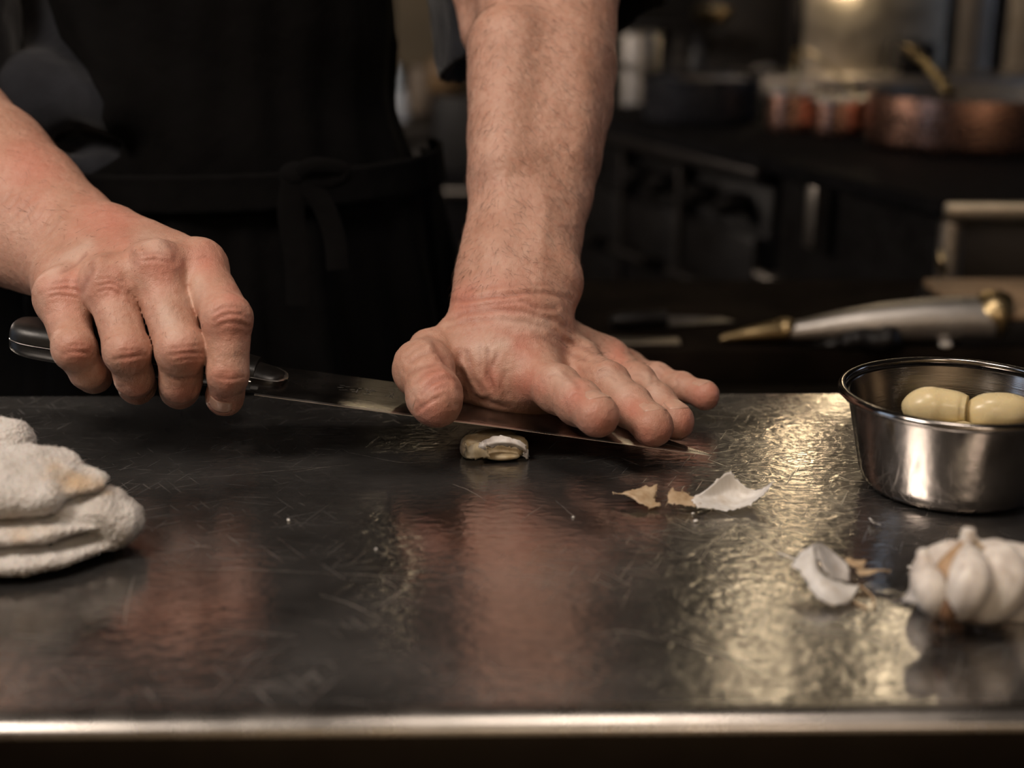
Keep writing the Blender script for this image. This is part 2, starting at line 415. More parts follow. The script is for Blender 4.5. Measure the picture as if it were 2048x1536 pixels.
structure(boxo('ceiling', (XW0, YW0, ZC), (XW1, YW1, ZC + .05), M_CEIL, None, 0))
structure(boxo('wall_back', (XW0, YW1, ZF), (XW1, YW1 + .05, ZC), M_WALLDK, None, 0))
structure(boxo('wall_left', (XW0 - .05, YW0, ZF), (XW0, YW1, ZC), M_WALLDK, None, 0))
structure(boxo('wall_right', (XW1, YW0, ZF), (XW1 + .05, YW1, ZC), M_WALLDK, None, 0))
structure(boxo('wall_front', (XW0, YW0 - .05, ZF), (XW1, YW0, ZC), M_FRONT, None, 0))
# ---------------------------------------------------------------- prep table (yawed a little: its left end is nearer)
YAW = math.radians(0.8)
YF, YN, XL, XR = 0.767, 0.410, -1.15, 1.05         # back edge, front edge, ends
RT = Matrix.Rotation(YAW, 4, 'Z')
def yaw(p): return RT @ (Vector(p) - Vector((0, 0.6, 0))) + Vector((0, 0.6, 0))
table = empty('prep_table', (0, 0.6, -0.9), 'long worn stainless steel prep table with scratched top in front of the chef', 'table')
def yawbm(bm):
    for v in bm.verts: v.co = yaw(v.co)
    return bm
# top sheet with a rolled front edge and a short folded back edge
prof = [(YF, -0.055), (YF, -0.006)]
prof += [(YF - 0.003 + 0.003 * math.cos(a), -0.003 + 0.003 * math.sin(a)) for a in np.linspace(0.2, math.pi / 2, 4)]
prof += [(YF - 0.08, 0), (0.62, 0), (0.55, 0), (0.49, 0), (YN + 0.011, 0)]
rollp = [(YN + 0.011, 0)] + [(YN + 0.009 - 0.009 * math.sin(a), -0.0050 + 0.0050 * math.cos(a)) for a in np.linspace(0, math.pi / 2, 9)]
def strip(name, pr, mat, xs):
    bm = bmesh.new(); rows = [[bm.verts.new(yaw((x, y, z))) for y, z in pr] for x in xs]
    for a, b in zip(rows, rows[1:]):
        for j in range(len(pr) - 1): bm.faces.new((a[j], b[j], b[j + 1], a[j + 1]))
    return frombm(name, bm, mat, table, True, 50)
xs = np.linspace(XL, XR, 12)
top = strip('tabletop', prof, M_TABLE, xs)
strip('rolled_edge', rollp, M_EDGE, xs)['label'] = 'bright rolled front edge'
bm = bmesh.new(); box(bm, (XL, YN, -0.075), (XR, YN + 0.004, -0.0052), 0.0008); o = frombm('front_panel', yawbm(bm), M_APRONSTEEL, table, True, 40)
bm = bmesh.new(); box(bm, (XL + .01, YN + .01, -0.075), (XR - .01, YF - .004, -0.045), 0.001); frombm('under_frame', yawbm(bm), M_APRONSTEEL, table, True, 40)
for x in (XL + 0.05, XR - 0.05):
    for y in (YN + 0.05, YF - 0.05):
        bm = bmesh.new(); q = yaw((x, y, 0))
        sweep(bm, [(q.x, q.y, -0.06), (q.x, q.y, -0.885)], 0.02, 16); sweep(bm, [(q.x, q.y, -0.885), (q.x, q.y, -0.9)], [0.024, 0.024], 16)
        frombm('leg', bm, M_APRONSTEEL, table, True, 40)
# the long cuts and scuffs one can follow on the sheet, a hair proud of it
def scratches():
    V, F = [], []
    L = [([(380, 957), (470, 950), (600, 938), (700, 930)], .22), ([(905, 968), (940, 982), (972, 1002)], .45), ([(1330, 1272), (1400, 1296), (1480, 1322), (1545, 1352)], .6),
         ([(300, 1142), (420, 1138), (540, 1141), (640, 1146)], .4), ([(640, 1190), (700, 1208), (762, 1240)], .45), ([(440, 1262), (520, 1267), (590, 1271)], .5),
         ([(1090, 1300), (1150, 1315), (1210, 1322)], .4), ([(1170, 1272), (1250, 1262), (1330, 1282)], .35), ([(640, 1146), (760, 1152), (900, 1168)], .3),
         ([(1390, 1110), (1440, 1150), (1480, 1200)], .25), ([(20, 1268), (60, 1272), (140, 1276)], .5), ([(270, 1150), (256, 1200), (248, 1250)], .5),
         ([(1040, 1045), (1060, 1028), (1085, 1012)], .25), ([(880, 1062), (960, 1066), (1060, 1066)], .25), ([(585, 945), (640, 936), (660, 934)], .3),
         ([(1110, 1000), (1140, 1026), (1152, 1034)], .3), ([(1300, 1062), (1380, 1078), (1470, 1082)], .35), ([(1480, 1060), (1560, 1110)], .3), ([(60, 1318), (240, 1322)], .3),
         ([(1210, 1040), (1300, 1072), (1340, 1092)], .25), ([(700, 905), (800, 925), (860, 922)], .2), ([(1440, 905), (1490, 918), (1530, 914)], .22), ([(1560, 925), (1610, 940), (1660, 936)], .22)]
    for pts, w in L:
        P = spline([[*onz(x, y)[:2]] for x, y in pts], 6); b = len(V); w *= 0.001
        for i, p in enumerate(P):
            t = P[min(i + 1, len(P) - 1)] - P[max(i - 1, 0)]; t /= np.linalg.norm(t); s = np.array([-t[1], t[0]])
            k = w * 0.5 * (0.25 + math.sin(math.pi * (i + .3) / (len(P) - .4))) * (0.7 + 0.5 * random.random())
            j = np.array([random.gauss(0, .00012), random.gauss(0, .00012)])
            V += [(*(p + j - s * k), 0.00004), (*(p + j + s * k), 0.00004)]
            if i: F.append((b + 2 * i - 2, b + 2 * i - 1, b + 2 * i + 1, b + 2 * i))
    return pydata('scratches', V, F, simple('scratched_bright_metal', (0.62, 0.57, 0.52), 0.42, 0.9, 0.25, 300), table)
scratches()['kind'] = 'stuff'

# ---------------------------------------------------------------- chef's knife, flat on the clove
H0, T0 = at(508, 790, 0.660), at(1425, 912, 0.655)
KL = np.linalg.norm(T0 - H0); kx = (T0 - H0) / KL; ky = np.array([0, 1, 0.0]); ky -= kx * (ky @ kx); ky /= np.linalg.norm(ky); kz = np.cross(kx, ky)
def K(x, y, z=0.0): return H0 + kx * x + ky * y + kz * z
knife = empty('chef_knife', tuple(K(-0.06, 0.03)), "steel chef's knife with black riveted handle pressed flat over the garlic clove", 'knife')
def blade():
    sp = spline([[0, .0475], [.05, .0478], [.10, .0455], [.145, .0385], [.18, .0275], [.203, .0155], [.2165, .006], [KL, .0006]], 6)
    V, F = [], []; n = len(sp); ys = [0, 0.0016, 0.012, 0.5, 1.0]
    for i, (x, w) in enumerate(sp):
        for side in (1, -1):
            for j, q in enumerate(ys):
                y = min(q, w * 0.5) if j < 3 else q * w
                th = [0.00012, 0.00042, 0.00060, 0.00085, 0.0011][j] * (1 - 0.55 * (x / KL) ** 2)
                V.append(K(x, y, side * th))
    m = 10; fe = []
    for i in range(n - 1):
        for s in (0, 5):
            for j in range(4):
                a, b = i * m + s + j, (i + 1) * m + s + j
                F.append((a, b, b + 1, a + 1) if s == 0 else (a, a + 1, b + 1, b)); fe.append(1 if j == 0 else 0)
        F.append((i * m, i * m + 5, (i + 1) * m + 5, (i + 1) * m)); fe.append(1)
        F.append((i * m + 4, (i + 1) * m + 4, (i + 1) * m + 9, i * m + 9)); fe.append(0)
    F += [(0, 1, 6, 5), (1, 2, 7, 6), (2, 3, 8, 7), (3, 4, 9, 8)]; fe += [0] * 4
    me = bpy.data.meshes.new('blade'); me.from_pydata([tuple(v) for v in V], [], F)
    me.materials.append(M_BLADE); me.materials.append(M_BEVEL)
    me.polygons.foreach_set('material_index', np.array(fe, np.int32)); me.update()
    o = link('blade', me, None, knife, True); me.set_sharp_from_angle(angle=math.radians(12)); return o
blade()
def slab(name, rows, mat, n=20, p=2.6):
    """rows of (x, y centre, z centre, half width along y, half thickness along z): a rounded-section bar along the knife"""
    bm = bmesh.new(); R = []
    for x, yc, zc, a, b in rows:
        r = []
        for j in range(n):
            t = 2 * math.pi * j / n; c, s = math.cos(t), math.sin(t)
            r.append(bm.verts.new(K(x, yc + a * math.copysign(abs(c) ** (2 / p), c), zc + b * math.copysign(abs(s) ** (2 / p), s))))
        R.append(r)
    for a, b in zip(R, R[1:]):
        for j in range(n): bm.faces.new((a[j], a[(j + 1) % n], b[(j + 1) % n], b[j]))
    bm.faces.new(R[0]); bm.faces.new(R[-1][::-1])
    return frombm(name, bm, mat, knife, True, 50)
hr = spline([[-.1265, .0265, .0065, .006, .0052], [-.125, .0265, .0065, .0105, .0078], [-.117, .0265, .006, .0142, .0092], [-.100, .0270, .0055, .0150, .0096], [-.075, .0285, .0045, .0138, .0096],
             [-.045, .0290, .0035, .0132, .0094], [-.018, .0290, .002, .0132, .0090], [-.004, .0290, .001, .0122, .0082]], 4)
def scale(sgn, n=14):
    bm = bmesh.new(); R = []
    for x, yc, zc, a, b in hr:
        r = []
        for j in range(n):
            t = math.pi * j / (n - 1); c, q = math.cos(t), math.sin(t)
            r.append(bm.verts.new(K(x, yc + a * math.copysign(abs(c) ** .72, c), zc + sgn * (b * .07 + b * .93 * abs(q) ** .72))))
        R.append(r)
    for a, b in zip(R, R[1:]):
        for j in range(n): bm.faces.new((a[j], a[(j + 1) % n], b[(j + 1) % n], b[j]))
    bm.faces.new(R[0]); bm.faces.new(R[-1][::-1])
    return frombm('handle_scale', bm, M_HANDLE, knife, True, 50)
scale(1); scale(-1)
slab('tang', [(x, yc, zc, a + 0.0003, b * 0.07 + 0.0001) for x, yc, zc, a, b in hr], M_BEVEL, 24, 3.0)
slab('handle_nose', [(-.0050, .0285, .000, .0122, .0072), (0.000, .0275, .0002, .0122, .0064), (.0045, .0262, .0004, .0112, .0058), (.0080, .0250, .0006, .0088, .0050), (.0100, .0245, .0014, .0050, .0040), (.0106, .0244, .0014, .0020, .0018)], M_HANDLE, 24, 2.3)
slab('bolster', [(-.0060, .0295, .0032, .0128, .0006), (0.000, .0286, .0032, .0130, .0006), (.0048, .0270, .0032, .0120, .0006), (.0086, .0256, .0032, .0096, .0006), (.0110, .0250, .0032, .0060, .0006), (.0120, .0248, .0030, .0022, .0004)], M_BEVEL, 24, 2.2)['label'] = 'thin bright steel collar at the end of the handle'
for x in (-.025, -.060, -.095):
    i = int(np.argmin(abs(hr[:, 0] - x))); yc, zc, b = hr[i, 1], hr[i, 2], hr[i, 4]
    tube('rivet', [K(x, yc, zc - b - .0002), K(x, yc, zc + b + .0003)], 0.0032, M_BEVEL, knife, 16)

def etched():
    V, F = [], []; r = random.Random(4)
    for cx in (.040, .0465, .053, .0645):
        for q in range(6):
            x, y = cx + r.uniform(-.002, .002), .0265 + r.uniform(-.0045, .0045); a = r.choice((0, 1.57, .5, -.5)) + r.uniform(-.15, .15); l = r.uniform(.0012, .0032); w = .00018
            d, n_ = (math.cos(a), math.sin(a)), (-math.sin(a), math.cos(a)); b = len(V)
            V += [K(x + d[0] * l * s_ / 2 + n_[0] * w * t_, y + d[1] * l * s_ / 2 + n_[1] * w * t_, .00101) for s_, t_ in ((-1, -1), (1, -1), (1, 1), (-1, 1))]; F.append((b, b + 1, b + 2, b + 3))
    pydata('etched_mark', V, F, simple('etching', (.09, .085, .08), .6, .3), knife)['kind'] = 'stuff'
etched()
# ---------------------------------------------------------------- the chef: arms and hands
chef = empty('person', (-0.21, 1.0, -0.9), 'person in a charcoal jacket and black apron pressing a knife blade onto garlic', 'person')
def J(x, y, Y): return at(x, y, Y)
VIEW = np.array([0, -_cp, _sp])

# ---- flat hand on the blade, with its forearm
def flat_hand():
    S = Solid((-0.085, 0.585, -0.005), (0.145, 0.965, 0.275), 0.00105)
    w = J(1024, 640, .718)
    # forearm: an oval tube made of two cores, plus muscle
    fa = [(1024, 650, .716, .0312), (1036, 560, .738, .0322), (1050, 455, .765, .0318), (1062, 380, .785, .0345), (1072, 300, .806, .0375), (1084, 200, .832, .0412), (1087, 130, .85, .0428), (1095, 50, .87, .0412), (1098, -50, .895, .042), (1098, -130, .915, .042)]
    P = [J(a, b, c) for a, b, c, _ in fa]; R = [d for *_, d in fa]
    S.chain(P, R, .003, (VIEW + np.array([.15, 0, .2]), .74))
    S.cap(J(940, 600, .722), J(968, 480, .752), .0085, .009, .008)        # radius side of the wrist
    S.ell(J(1118, 560, .734), (.011, .010, .013), .010)                  # ulna head
    S.cap(J(1010, 330, .778), J(1020, 90, .832), .018, .024, .012)       # muscle bellies on the near side
    S.cap(J(1120, 300, .79), J(1135, 110, .838), .016, .022, .012)
    # upper arm going up behind into the sleeve
    S.chain([J(1085, -60, .90), J(1050, -90, .935), J(1040, -150, .95)], [.046, .047, .05], .012)
    S.cap(J(985, 60, .895), J(975, -60, .92), .020, .024, .010)
    # palm
    k = .010
    mc = {'i': J(1062, 747, .692), 'm': J(1150, 729, .716), 'r': J(1212, 722, .742), 'p': J(1250, 739, .765)}
    wr = {'i': J(975, 672, .713), 'm': J(1022, 668, .722), 'r': J(1070, 672, .735), 'p': J(1112, 690, .752)}
    rr = {'i': (.0165, .0150), 'm': (.0165, .0138), 'r': (.0160, .0128), 'p': (.0155, .0108)}
    for f in 'imrp': S.cap(wr[f], mc[f], *rr[f], k)
    S.cap(J(930, 760, .705), J(1085, 790, .70), .0130, .0120, .012)      # pad under the index base
    S.cap(J(950, 775, .715), J(1120, 790, .735), .0130, .0110, .012)
    S.cap(J(1000, 730, .70), J(1060, 760, .694), .019, .0155, .012)
    S.cap(J(1060, 760, .74), J(1180, 765, .75), .014, .012, .012)        # little-finger side of the palm
    # first web, between thumb and index
    S.cap(J(915, 708, .708), J(1010, 735, .70), .016, .0165, .014)
    S.cap(J(925, 735, .700), J(1000, 765, .694), .0125, .0130, .012)
    # thumb
    TH = Solid.like(S)
    TH.chain([J(955, 692, .722), J(862, 706, .700), J(850, 738, .676), J(870, 794, .652), J(875, 808, .647)], [.0150, .0112, .0134, .0126, .0108], .006)
    TH.ell(J(826, 737, .680), (.0085, .010, .011), .008)
    S.merge(TH, .0055)
    # fingers
    G = Solid.like(S)
    fing = {
        'i': [(1062, 747, .692, .0128), (1116, 780, .664, .0112), (1157, 806, .646, .0105), (1193, 828, .631, .0094)],
        'm': [(1150, 729, .716, .0120), (1214, 770, .684, .0110), (1262, 814, .661, .0101), (1303, 849, .643, .0092)],
        'r': [(1212, 722, .742, .0110), (1272, 768, .711, .0100), (1314, 806, .690, .0092), (1350, 840, .674, .0085)],
        'p': [(1250, 739, .765, .0098), (1312, 758, .744, .0082), (1362, 776, .730, .0076), (1408, 788, .718, .0069)]}
    for f, q in fing.items():
        T = Solid.like(S); Q = [J(*c[:3]) for c in q]; T.chain(Q, [c[3] for c in q], .003)
        for c, s in zip(q[1:3], (1.04, 1.0)): T.ell(J(*c[:3]) + np.array([0, -.0003, .0008]), (c[3] * s,) * 3, .003)
        T.ell(J(*q[3][:3]) + np.array([.001, -.001, -.0010]), (q[3][3] * .94,) * 3, .005)
        G.merge(T, .0012)
    S.merge(G, .0065)
    return S, fing
# ---- hand gripping the handle, with its forearm
def grip_hand():
    S = Solid((-0.47, 0.60, 0.005), (-0.115, 0.93, 0.225), 0.00105)
    fa = [(166, 496, .738, .0285), (110, 462, .752, .0290), (40, 408, .772, .0345), (-40, 345, .795, .040), (-130, 275, .822, .0435), (-185, 230, .842, .044), (-215, 200, .86, .044)]
    S.chain([J(a, b, c) for a, b, c, _ in fa], [d for *_, d in fa], .012, (VIEW + np.array([0.2, 0, .5]), .80))
    S.cap(J(100, 535, .735), J(40, 500, .75), .015, .022, .014)
    k = .010
    mc = {'i': J(398, 536, .692), 'm': J(314, 546, .678), 'r': J(220, 574, .674), 'p': J(128, 596, .680)}
    wr = {'i': J(235, 470, .735), 'm': J(195, 480, .733), 'r': J(150, 495, .732), 'p': J(118, 530, .734)}
    rr = {'i': (.0145, .0128), 'm': (.0145, .0132), 'r': (.0145, .0128), 'p': (.0150, .0126)}
    for f in 'imrp': S.cap(wr[f], mc[f], *rr[f], k)
    for f, s in zip('imrp', (.0128, .0146, .0128, .0132)): S.ell(mc[f] + np.array([0, -.0015, .0022]), (s, s, s), .006)
    S.cap(J(300, 560, .705), J(150, 580, .71), .017, .017, .012)         # body of the hand behind the knuckles
    S.cap(J(250, 520, .745), J(385, 600, .735), .017, .013, .012)        # thumb base, behind
    TH = Solid.like(S)
    TH.chain([J(330, 540, .745), J(400, 615, .738), J(445, 690, .728), J(466, 735, .715)], [.0140, .0125, .0115, .0095], .006)
    S.merge(TH, .006)
    G = Solid.like(S)
    fing = {
        'i': [(400, 540, .690, .0124), (455, 638, .654, .0114), (456, 748, .645, .0096), (450, 794, .655, .0084)],
        'm': [(314, 548, .677, .0124), (363, 702, .648, .0114), (361, 764, .653, .0098), (359, 778, .668, .0090)],
        'r': [(220, 576, .673, .0114), (255, 704, .648, .0104), (269, 756, .655, .0090), (275, 771, .671, .0084)],
        'p': [(126, 600, .679, .0118), (150, 698, .656, .0100), (175, 744, .660, .0082), (188, 753, .675, .0078)]}
    for f, q in fing.items():
        T = Solid.like(S); Q = [J(*c[:3]) for c in q]; T.chain(Q, [c[3] for c in q], .003)
        T.ell(J(*q[1][:3]) + np.array([0, -.0012, .0008]), (q[1][3] * 1.02,) * 3, .003)
        T.ell(J(*q[3][:3]), (q[3][3] * 1.02,) * 3, .004)
        G.merge(T, .0010)
    S.merge(G, .0055)
    return S, fing
# strokes traced over the skin: (points, depth in mm, width in px); negative depth is a ridge
FLAT_STROKES = [
    ([(903, 603), (1000, 591), (1094, 587), (1140, 600)], .50, 5), ([(915, 617), (1000, 606), (1060, 604)], .28, 4), ([(1050, 606), (1080, 616), (1112, 618)], .7, 5), ([(900, 640), (950, 622), (1040, 622), (1110, 640), (1148, 664)], .45, 6),
    ([(930, 580), (1010, 572), (1100, 570)], .25, 4), ([(895, 655), (960, 640), (1060, 645), (1120, 668)], .3, 5),
    ([(855, 674), (866, 680), (886, 711), (905, 735), (920, 752), (928, 782)], 1.5, 8), ([(921, 701), (922, 736), (936, 765), (950, 790)], .75, 5), ([(934, 700), (939, 730), (948, 757), (965, 780)], .6, 5), ([(974, 700), (973, 723), (976, 750), (984, 778)], .7, 5),
    ([(996, 710), (983, 731), (979, 753), (990, 785)], .6, 5), ([(960, 690), (958, 720), (962, 748)], .3, 4), ([(1010, 745), (1004, 770), (1014, 800)], .4, 5), ([(945, 795), (980, 805), (1020, 812)], .5, 5),
    ([(821, 726), (846, 710), (873, 706)], .45, 5), ([(818, 751), (838, 736), (873, 727)], .5, 5), ([(830, 766), (850, 748), (880, 740)], .35, 4), ([(843, 786), (863, 768), (886, 758), (910, 759)], .5, 5), ([(848, 797), (868, 780), (895, 772)], .3, 4), ([(835, 824), (855, 806), (882, 792)], .45, 4), ([(812, 715), (830, 700), (850, 694)], .3, 4),
    # tendons and veins on the back of the hand
    ([(1040, 660), (1090, 682), (1150, 716), (1190, 738)], -.9, 9), ([(1075, 655), (1130, 678), (1185, 704), (1225, 722)], -.9, 9), ([(1110, 660), (1165, 684), (1235, 712)], -.8, 8), ([(1000, 672), (1040, 700), (1085, 735)], -.7, 11),
    ([(1075, 672), (1120, 697), (1170, 722)], .5, 7), ([(1105, 668), (1150, 690), (1200, 715)], .5, 6), ([(1130, 745), (1145, 758), (1156, 775)], .5, 6),
    ([(1098, 742), (1110, 738), (1122, 742)], -.5, 8), ([(1095, 755), (1112, 750), (1126, 756)], .3, 4), ([(1196, 745), (1212, 740), (1226, 748)], .3, 4), ([(1200, 755), (1216, 750), (1230, 760)], .3, 4), ([(1140, 795), (1150, 786), (1163, 790)], .3, 3), ([(1250, 795), (1262, 790), (1272, 796)], .3, 3), ([(1268, 752), (1280, 750), (1290, 757)], .3, 4),
    ([(1300, 742), (1306, 752), (1302, 765)], .4, 4), ([(1312, 742), (1320, 752), (1318, 766)], .35, 4), ([(1352, 756), (1356, 766), (1352, 780)], .35, 3),
    # forearm tendons
    ([(960, 560), (985, 480), (1000, 400), (1010, 320)], -.8, 14), ([(1090, 560), (1085, 480), (1095, 380)], -.7, 16), ([(1040, 545), (1042, 470), (1050, 400)], .6, 18), ([(1125, 400), (1115, 330), (1140, 240), (1120, 150)], .7, 22), ([(945, 520), (950, 430), (960, 350)], .5, 12)]
GRIP_STROKES = [
    ([(341, 711), (372, 707), (403, 705)], .5, 4), ([(345, 722), (374, 719), (405, 716)], .35, 3), ([(340, 698), (372, 694), (400, 692)], .3, 3), ([(231, 718), (260, 714), (288, 710)], .55, 4), ([(233, 706), (258, 702), (284, 700)], .35, 3), ([(130, 706), (150, 703), (174, 705)], .5, 4), ([(132, 694), (150, 691), (172, 693)], .3, 3),
    ([(424, 628), (445, 615), (470, 614), (490, 622)], .4, 4), ([(428, 642), (450, 630), (476, 628), (494, 634)], .4, 4), ([(430, 654), (456, 646), (480, 648), (498, 654)], .4, 4), ([(434, 753), (460, 757), (488, 752)], .5, 4), ([(436, 744), (460, 747), (488, 743)], .3, 3), ([(340, 755), (366, 759), (396, 755)], .4, 4),
    ([(104, 570), (130, 565), (154, 566)], .35, 3), ([(102, 582), (130, 577), (156, 580)], .4, 3), ([(104, 594), (132, 590), (158, 594)], .35, 3), ([(200, 572), (225, 568), (248, 580)], .4, 3), ([(200, 584), (222, 580), (244, 592)], .35, 3), ([(196, 560), (220, 556), (245, 566)], .3, 3), ([(290, 512), (312, 506), (334, 512)], .35, 3), ([(288, 524), (312, 519), (336, 524)], .35, 3), ([(394, 520), (412, 514), (430, 520)], .3, 3),
    ([(108, 540), (140, 515), (178, 490)], -1.1, 10), ([(185, 555), (200, 525), (215, 495)], -.5, 9), ([(300, 515), (265, 495), (235, 475)], -.8, 9), ([(395, 510), (340, 485), (280, 465)], -.8, 10), ([(345, 520), (350, 500), (330, 485)], .5, 8), ([(255, 560), (262, 530), (255, 500)], .7, 9), ([(165, 580), (178, 550), (186, 520)], .6, 8), ([(125, 545), (150, 530), (175, 507)], .5, 4),
    ([(20, 445), (45, 420), (62, 395)], 0.25, 3), ([(34, 455), (58, 430), (80, 405)], 0.28, 3), ([(50, 462), (75, 436), (92, 414)], 0.22, 3), ([(8, 430), (28, 408), (42, 385)], 0.25, 3), ([(66, 468), (90, 446), (104, 426)], 0.19, 3), ([(0, 412), (14, 395), (24, 376)], 0.22, 3), ([(90, 475), (110, 455), (122, 438)], 0.17, 3)]
FLAT_RED = [(1290, 880, 45), (1330, 870, 35), (1200, 855, 38), (1155, 790, 30), (1400, 800, 36), (1425, 785, 26), (1370, 850, 30), (1050, 775, 40), (860, 830, 45), (870, 760, 40), (1010, 620, 60), (930, 600, 40), (1240, 705, 26), (1040, 690, 35), (985, 760, 30), (1265, 820, 30)]
GRIP_RED = [(318, 530, 48), (410, 520, 40), (222, 575, 40), (130, 575, 45), (368, 712, 34), (260, 712, 30), (152, 706, 28), (455, 640, 42), (455, 755, 26), (445, 805, 30), (365, 795, 30), (275, 785, 28), (470, 590, 30), (230, 440, 70), (60, 330, 70)]
GRIP_PALE = [([(104, 542), (140, 515), (176, 490)], 16), ([(290, 480), (320, 490)], 20), ([(380, 600), (395, 560)], 18), ([(330, 620), (345, 660)], 18)]
FLAT_PALE = [([(1110, 742), (1130, 765)], 16), ([(1215, 748), (1245, 780)], 16), ([(1290, 755), (1310, 780)], 14), ([(960, 700), (1010, 690)], 18), ([(1000, 640), (1090, 650)], 18)]
def skin_detail(V, Q, strokes, red, pale):
    N = normals(V, Q); px, dep = to_px(V); D = np.array([0, 0, CAMZ]) - V; D /= np.linalg.norm(D, axis=1)[:, None]
    fac = np.clip((N * D).sum(1) * 2.5, 0, 1); disp = np.zeros(len(V)); line = np.zeros(len(V))
    jit = np.stack([vnoise(V, 160, 3), vnoise(V, 160, 4)], 1) * 2.5
    for pts, mm, wpx in strokes:
        P = spline(np.array(pts, float), 5); c = P.mean(0); R = np.abs(P - c).max() + 40
        m = np.where((np.abs(px - c).max(1) < R))[0]
        if not len(m): continue
        d = seg_dist(px[m] + jit[m], P)
        s = np.minimum(np.linalg.norm(px[m] - P[0], axis=1), np.linalg.norm(px[m] - P[-1], axis=1))
        g = np.exp(-(d / wpx) ** 2) * np.clip(0.25 + s / (4 * wpx), 0, 1)
        disp[m] -= mm * 0.001 * g
        if mm > 0:
            disp[m] += mm * 0.0004 * np.exp(-((d - 2.2 * wpx) / wpx) ** 2)
            if wpx <= 8: line[m] = np.maximum(line[m], np.exp(-(d / (wpx * .8)) ** 2) * min(mm / .6, 1))
    disp *= fac
    disp += 0.00022 * fbm(V, 130, 3, 5) + 0.00012 * fbm(V, 420, 2, 9)
    V2 = V + N * disp[:, None]
    rd = np.zeros(len(V)); pl = np.zeros(len(V)); wob = 1 + 0.35 * fbm(V, 90, 3, 21)
    for x, y, r in red: rd = np.maximum(rd, np.exp(-(np.linalg.norm(px - (x, y), axis=1) / (r * wob)) ** 2))
    for pts, r in pale: pl = np.maximum(pl, np.exp(-(seg_dist(px, pts) / (r * wob)) ** 2))
    return V2, rd * fac, pl * fac, line * fac
def torso_core():
    S = Solid((-0.56, 0.80, -0.30), (0.16, 1.20, 0.72), 0.006)
    c = lambda z, x=-.21, y=1.02: (x, y, z)
    S.ell(c(-.02), (.145, .105, .16), .05); S.ell(c(.16), (.115, .092, .20), .05); S.ell(c(.42), (.150, .105, .20), .05)
    for s in (-1, 1): S.cap((-.21 + s * .05, 1.02, .54), (-.21 + s * .155, 1.01, .51), .055, .058, .04)
    S.cap((-.21, 1.02, .55), (-.21, .995, .70), .055, .052, .03)
    S.chain([(-.375, 1.01, .51), J(-212, 130, .90), J(-205, 190, .865)], [.056, .048, .043], .02)
    S.chain([(-.05, 1.01, .51), (0.0, .985, .36), J(1048, -120, .945)], [.056, .052, .048], .02)
    S.cap((-.29, 1.03, -.08), (-.30, 1.04, -.28), .078, .07, .03); S.cap((-.13, 1.03, -.08), (-.12, 1.04, -.28), .078, .07, .03)
    return S
def build_body():
    Vs, Qs, A = [], [], []; off = 0
    SF, ff = flat_hand(); SG, gf = grip_hand()
    for S, st, rd, pl in ((SF, FLAT_STROKES, FLAT_RED, FLAT_PALE), (SG, GRIP_STROKES, GRIP_RED, GRIP_PALE)):
        V, Q = S.mesh(2); V, r, p, l = skin_detail(V, Q, st, rd, pl)
        Vs.append(V); Qs.append(Q + off); A.append(np.stack([r, p, l], 1)); off += len(V)
    T = torso_core(); V, Q = T.mesh(1); Vs.append(V); Qs.append(Q); A.append(np.zeros((len(V), 3)))
    obs = []
    for V, Q, a3 in zip(Vs, [Qs[0], Qs[1] - len(Vs[0]), Qs[2]], A):
        o = fastmesh('piece', V, Q, M_SKIN)
        for i, n in enumerate(('red', 'pale', 'line')):
            a = o.data.attributes.new(n, 'FLOAT', 'POINT'); a.data.foreach_set('value', a3[:, i].astype(np.float32))
        obs.append(o)
    core = obs[2]
    for q in obs[:2]:
        m = core.modifiers.new('join', 'BOOLEAN'); m.operation = 'UNION'; m.object = q; m.solver = 'MANIFOLD'
    dg = bpy.context.evaluated_depsgraph_get(); dg.update()
    me = bpy.data.meshes.new_from_object(core.evaluated_get(dg)); me.name = 'body'
    print('BODY', len(me.vertices), [len(o.data.vertices) for o in obs], [a.name for a in me.attributes])
    for o in obs: bpy.data.objects.remove(o)
    o = link('body', me, M_SKIN, chef)
    return SF, ff, SG, gf, Vs, Qs
SF, FF, SG, GF, BV, BQ = build_body()

# ---- fingernails laid on the fingertips
def nail(S, base, tip, dorsal, r, length=0.0115, half=0.95, back=0.55):
    base, tip = np.array(base), np.array(tip); a = tip - base; a /= np.linalg.norm(a)
    d = np.array(dorsal, float); d -= a * (d @ a); d /= np.linalg.norm(d); s = np.cross(a, d)
    nu, nv = 11, 10; V, F = [], []
    for j in range(nv):
        v = j / (nv - 1)
        for i in range(nu):
            u = 2 * i / (nu - 1) - 1
            w = half * (1 - 0.35 * max(0, (v - .75) / .25) ** 2 - 0.25 * max(0, (.18 - v) / .18) ** 2)
            ang = u * w; dr = d * math.cos(ang) + s * math.sin(ang)
            c = tip + a * (length * (v - back) - 0.0012 * u * u * (v > .8))
            rs = np.linspace(0.0, r * 1.9, 60); f = S.sample(c + dr * rs[:, None]); k = np.argmax(f > 0) if (f > 0).any() else 40
            h = rs[k]
            if k > 0: h = rs[k - 1] + (rs[k] - rs[k - 1]) * (-f[k - 1]) / max(f[k] - f[k - 1], 1e-9)
            e = min(1 - abs(u), v * 1.4, 1)
            V.append(c + dr * (min(h, r * 1.12) + 0.00014 * min(1, e * 5) - 0.0006 * (e < .02)))
    for j in range(nv - 1):
        for i in range(nu - 1): F.append((j * nu + i, j * nu + i + 1, (j + 1) * nu + i + 1, (j + 1) * nu + i))
    o = pydata('fingernail', V, F, M_NAIL, chef); m = o.modifiers.new('thick', 'SOLIDIFY'); m.thickness = 0.0005; m.offset = -1
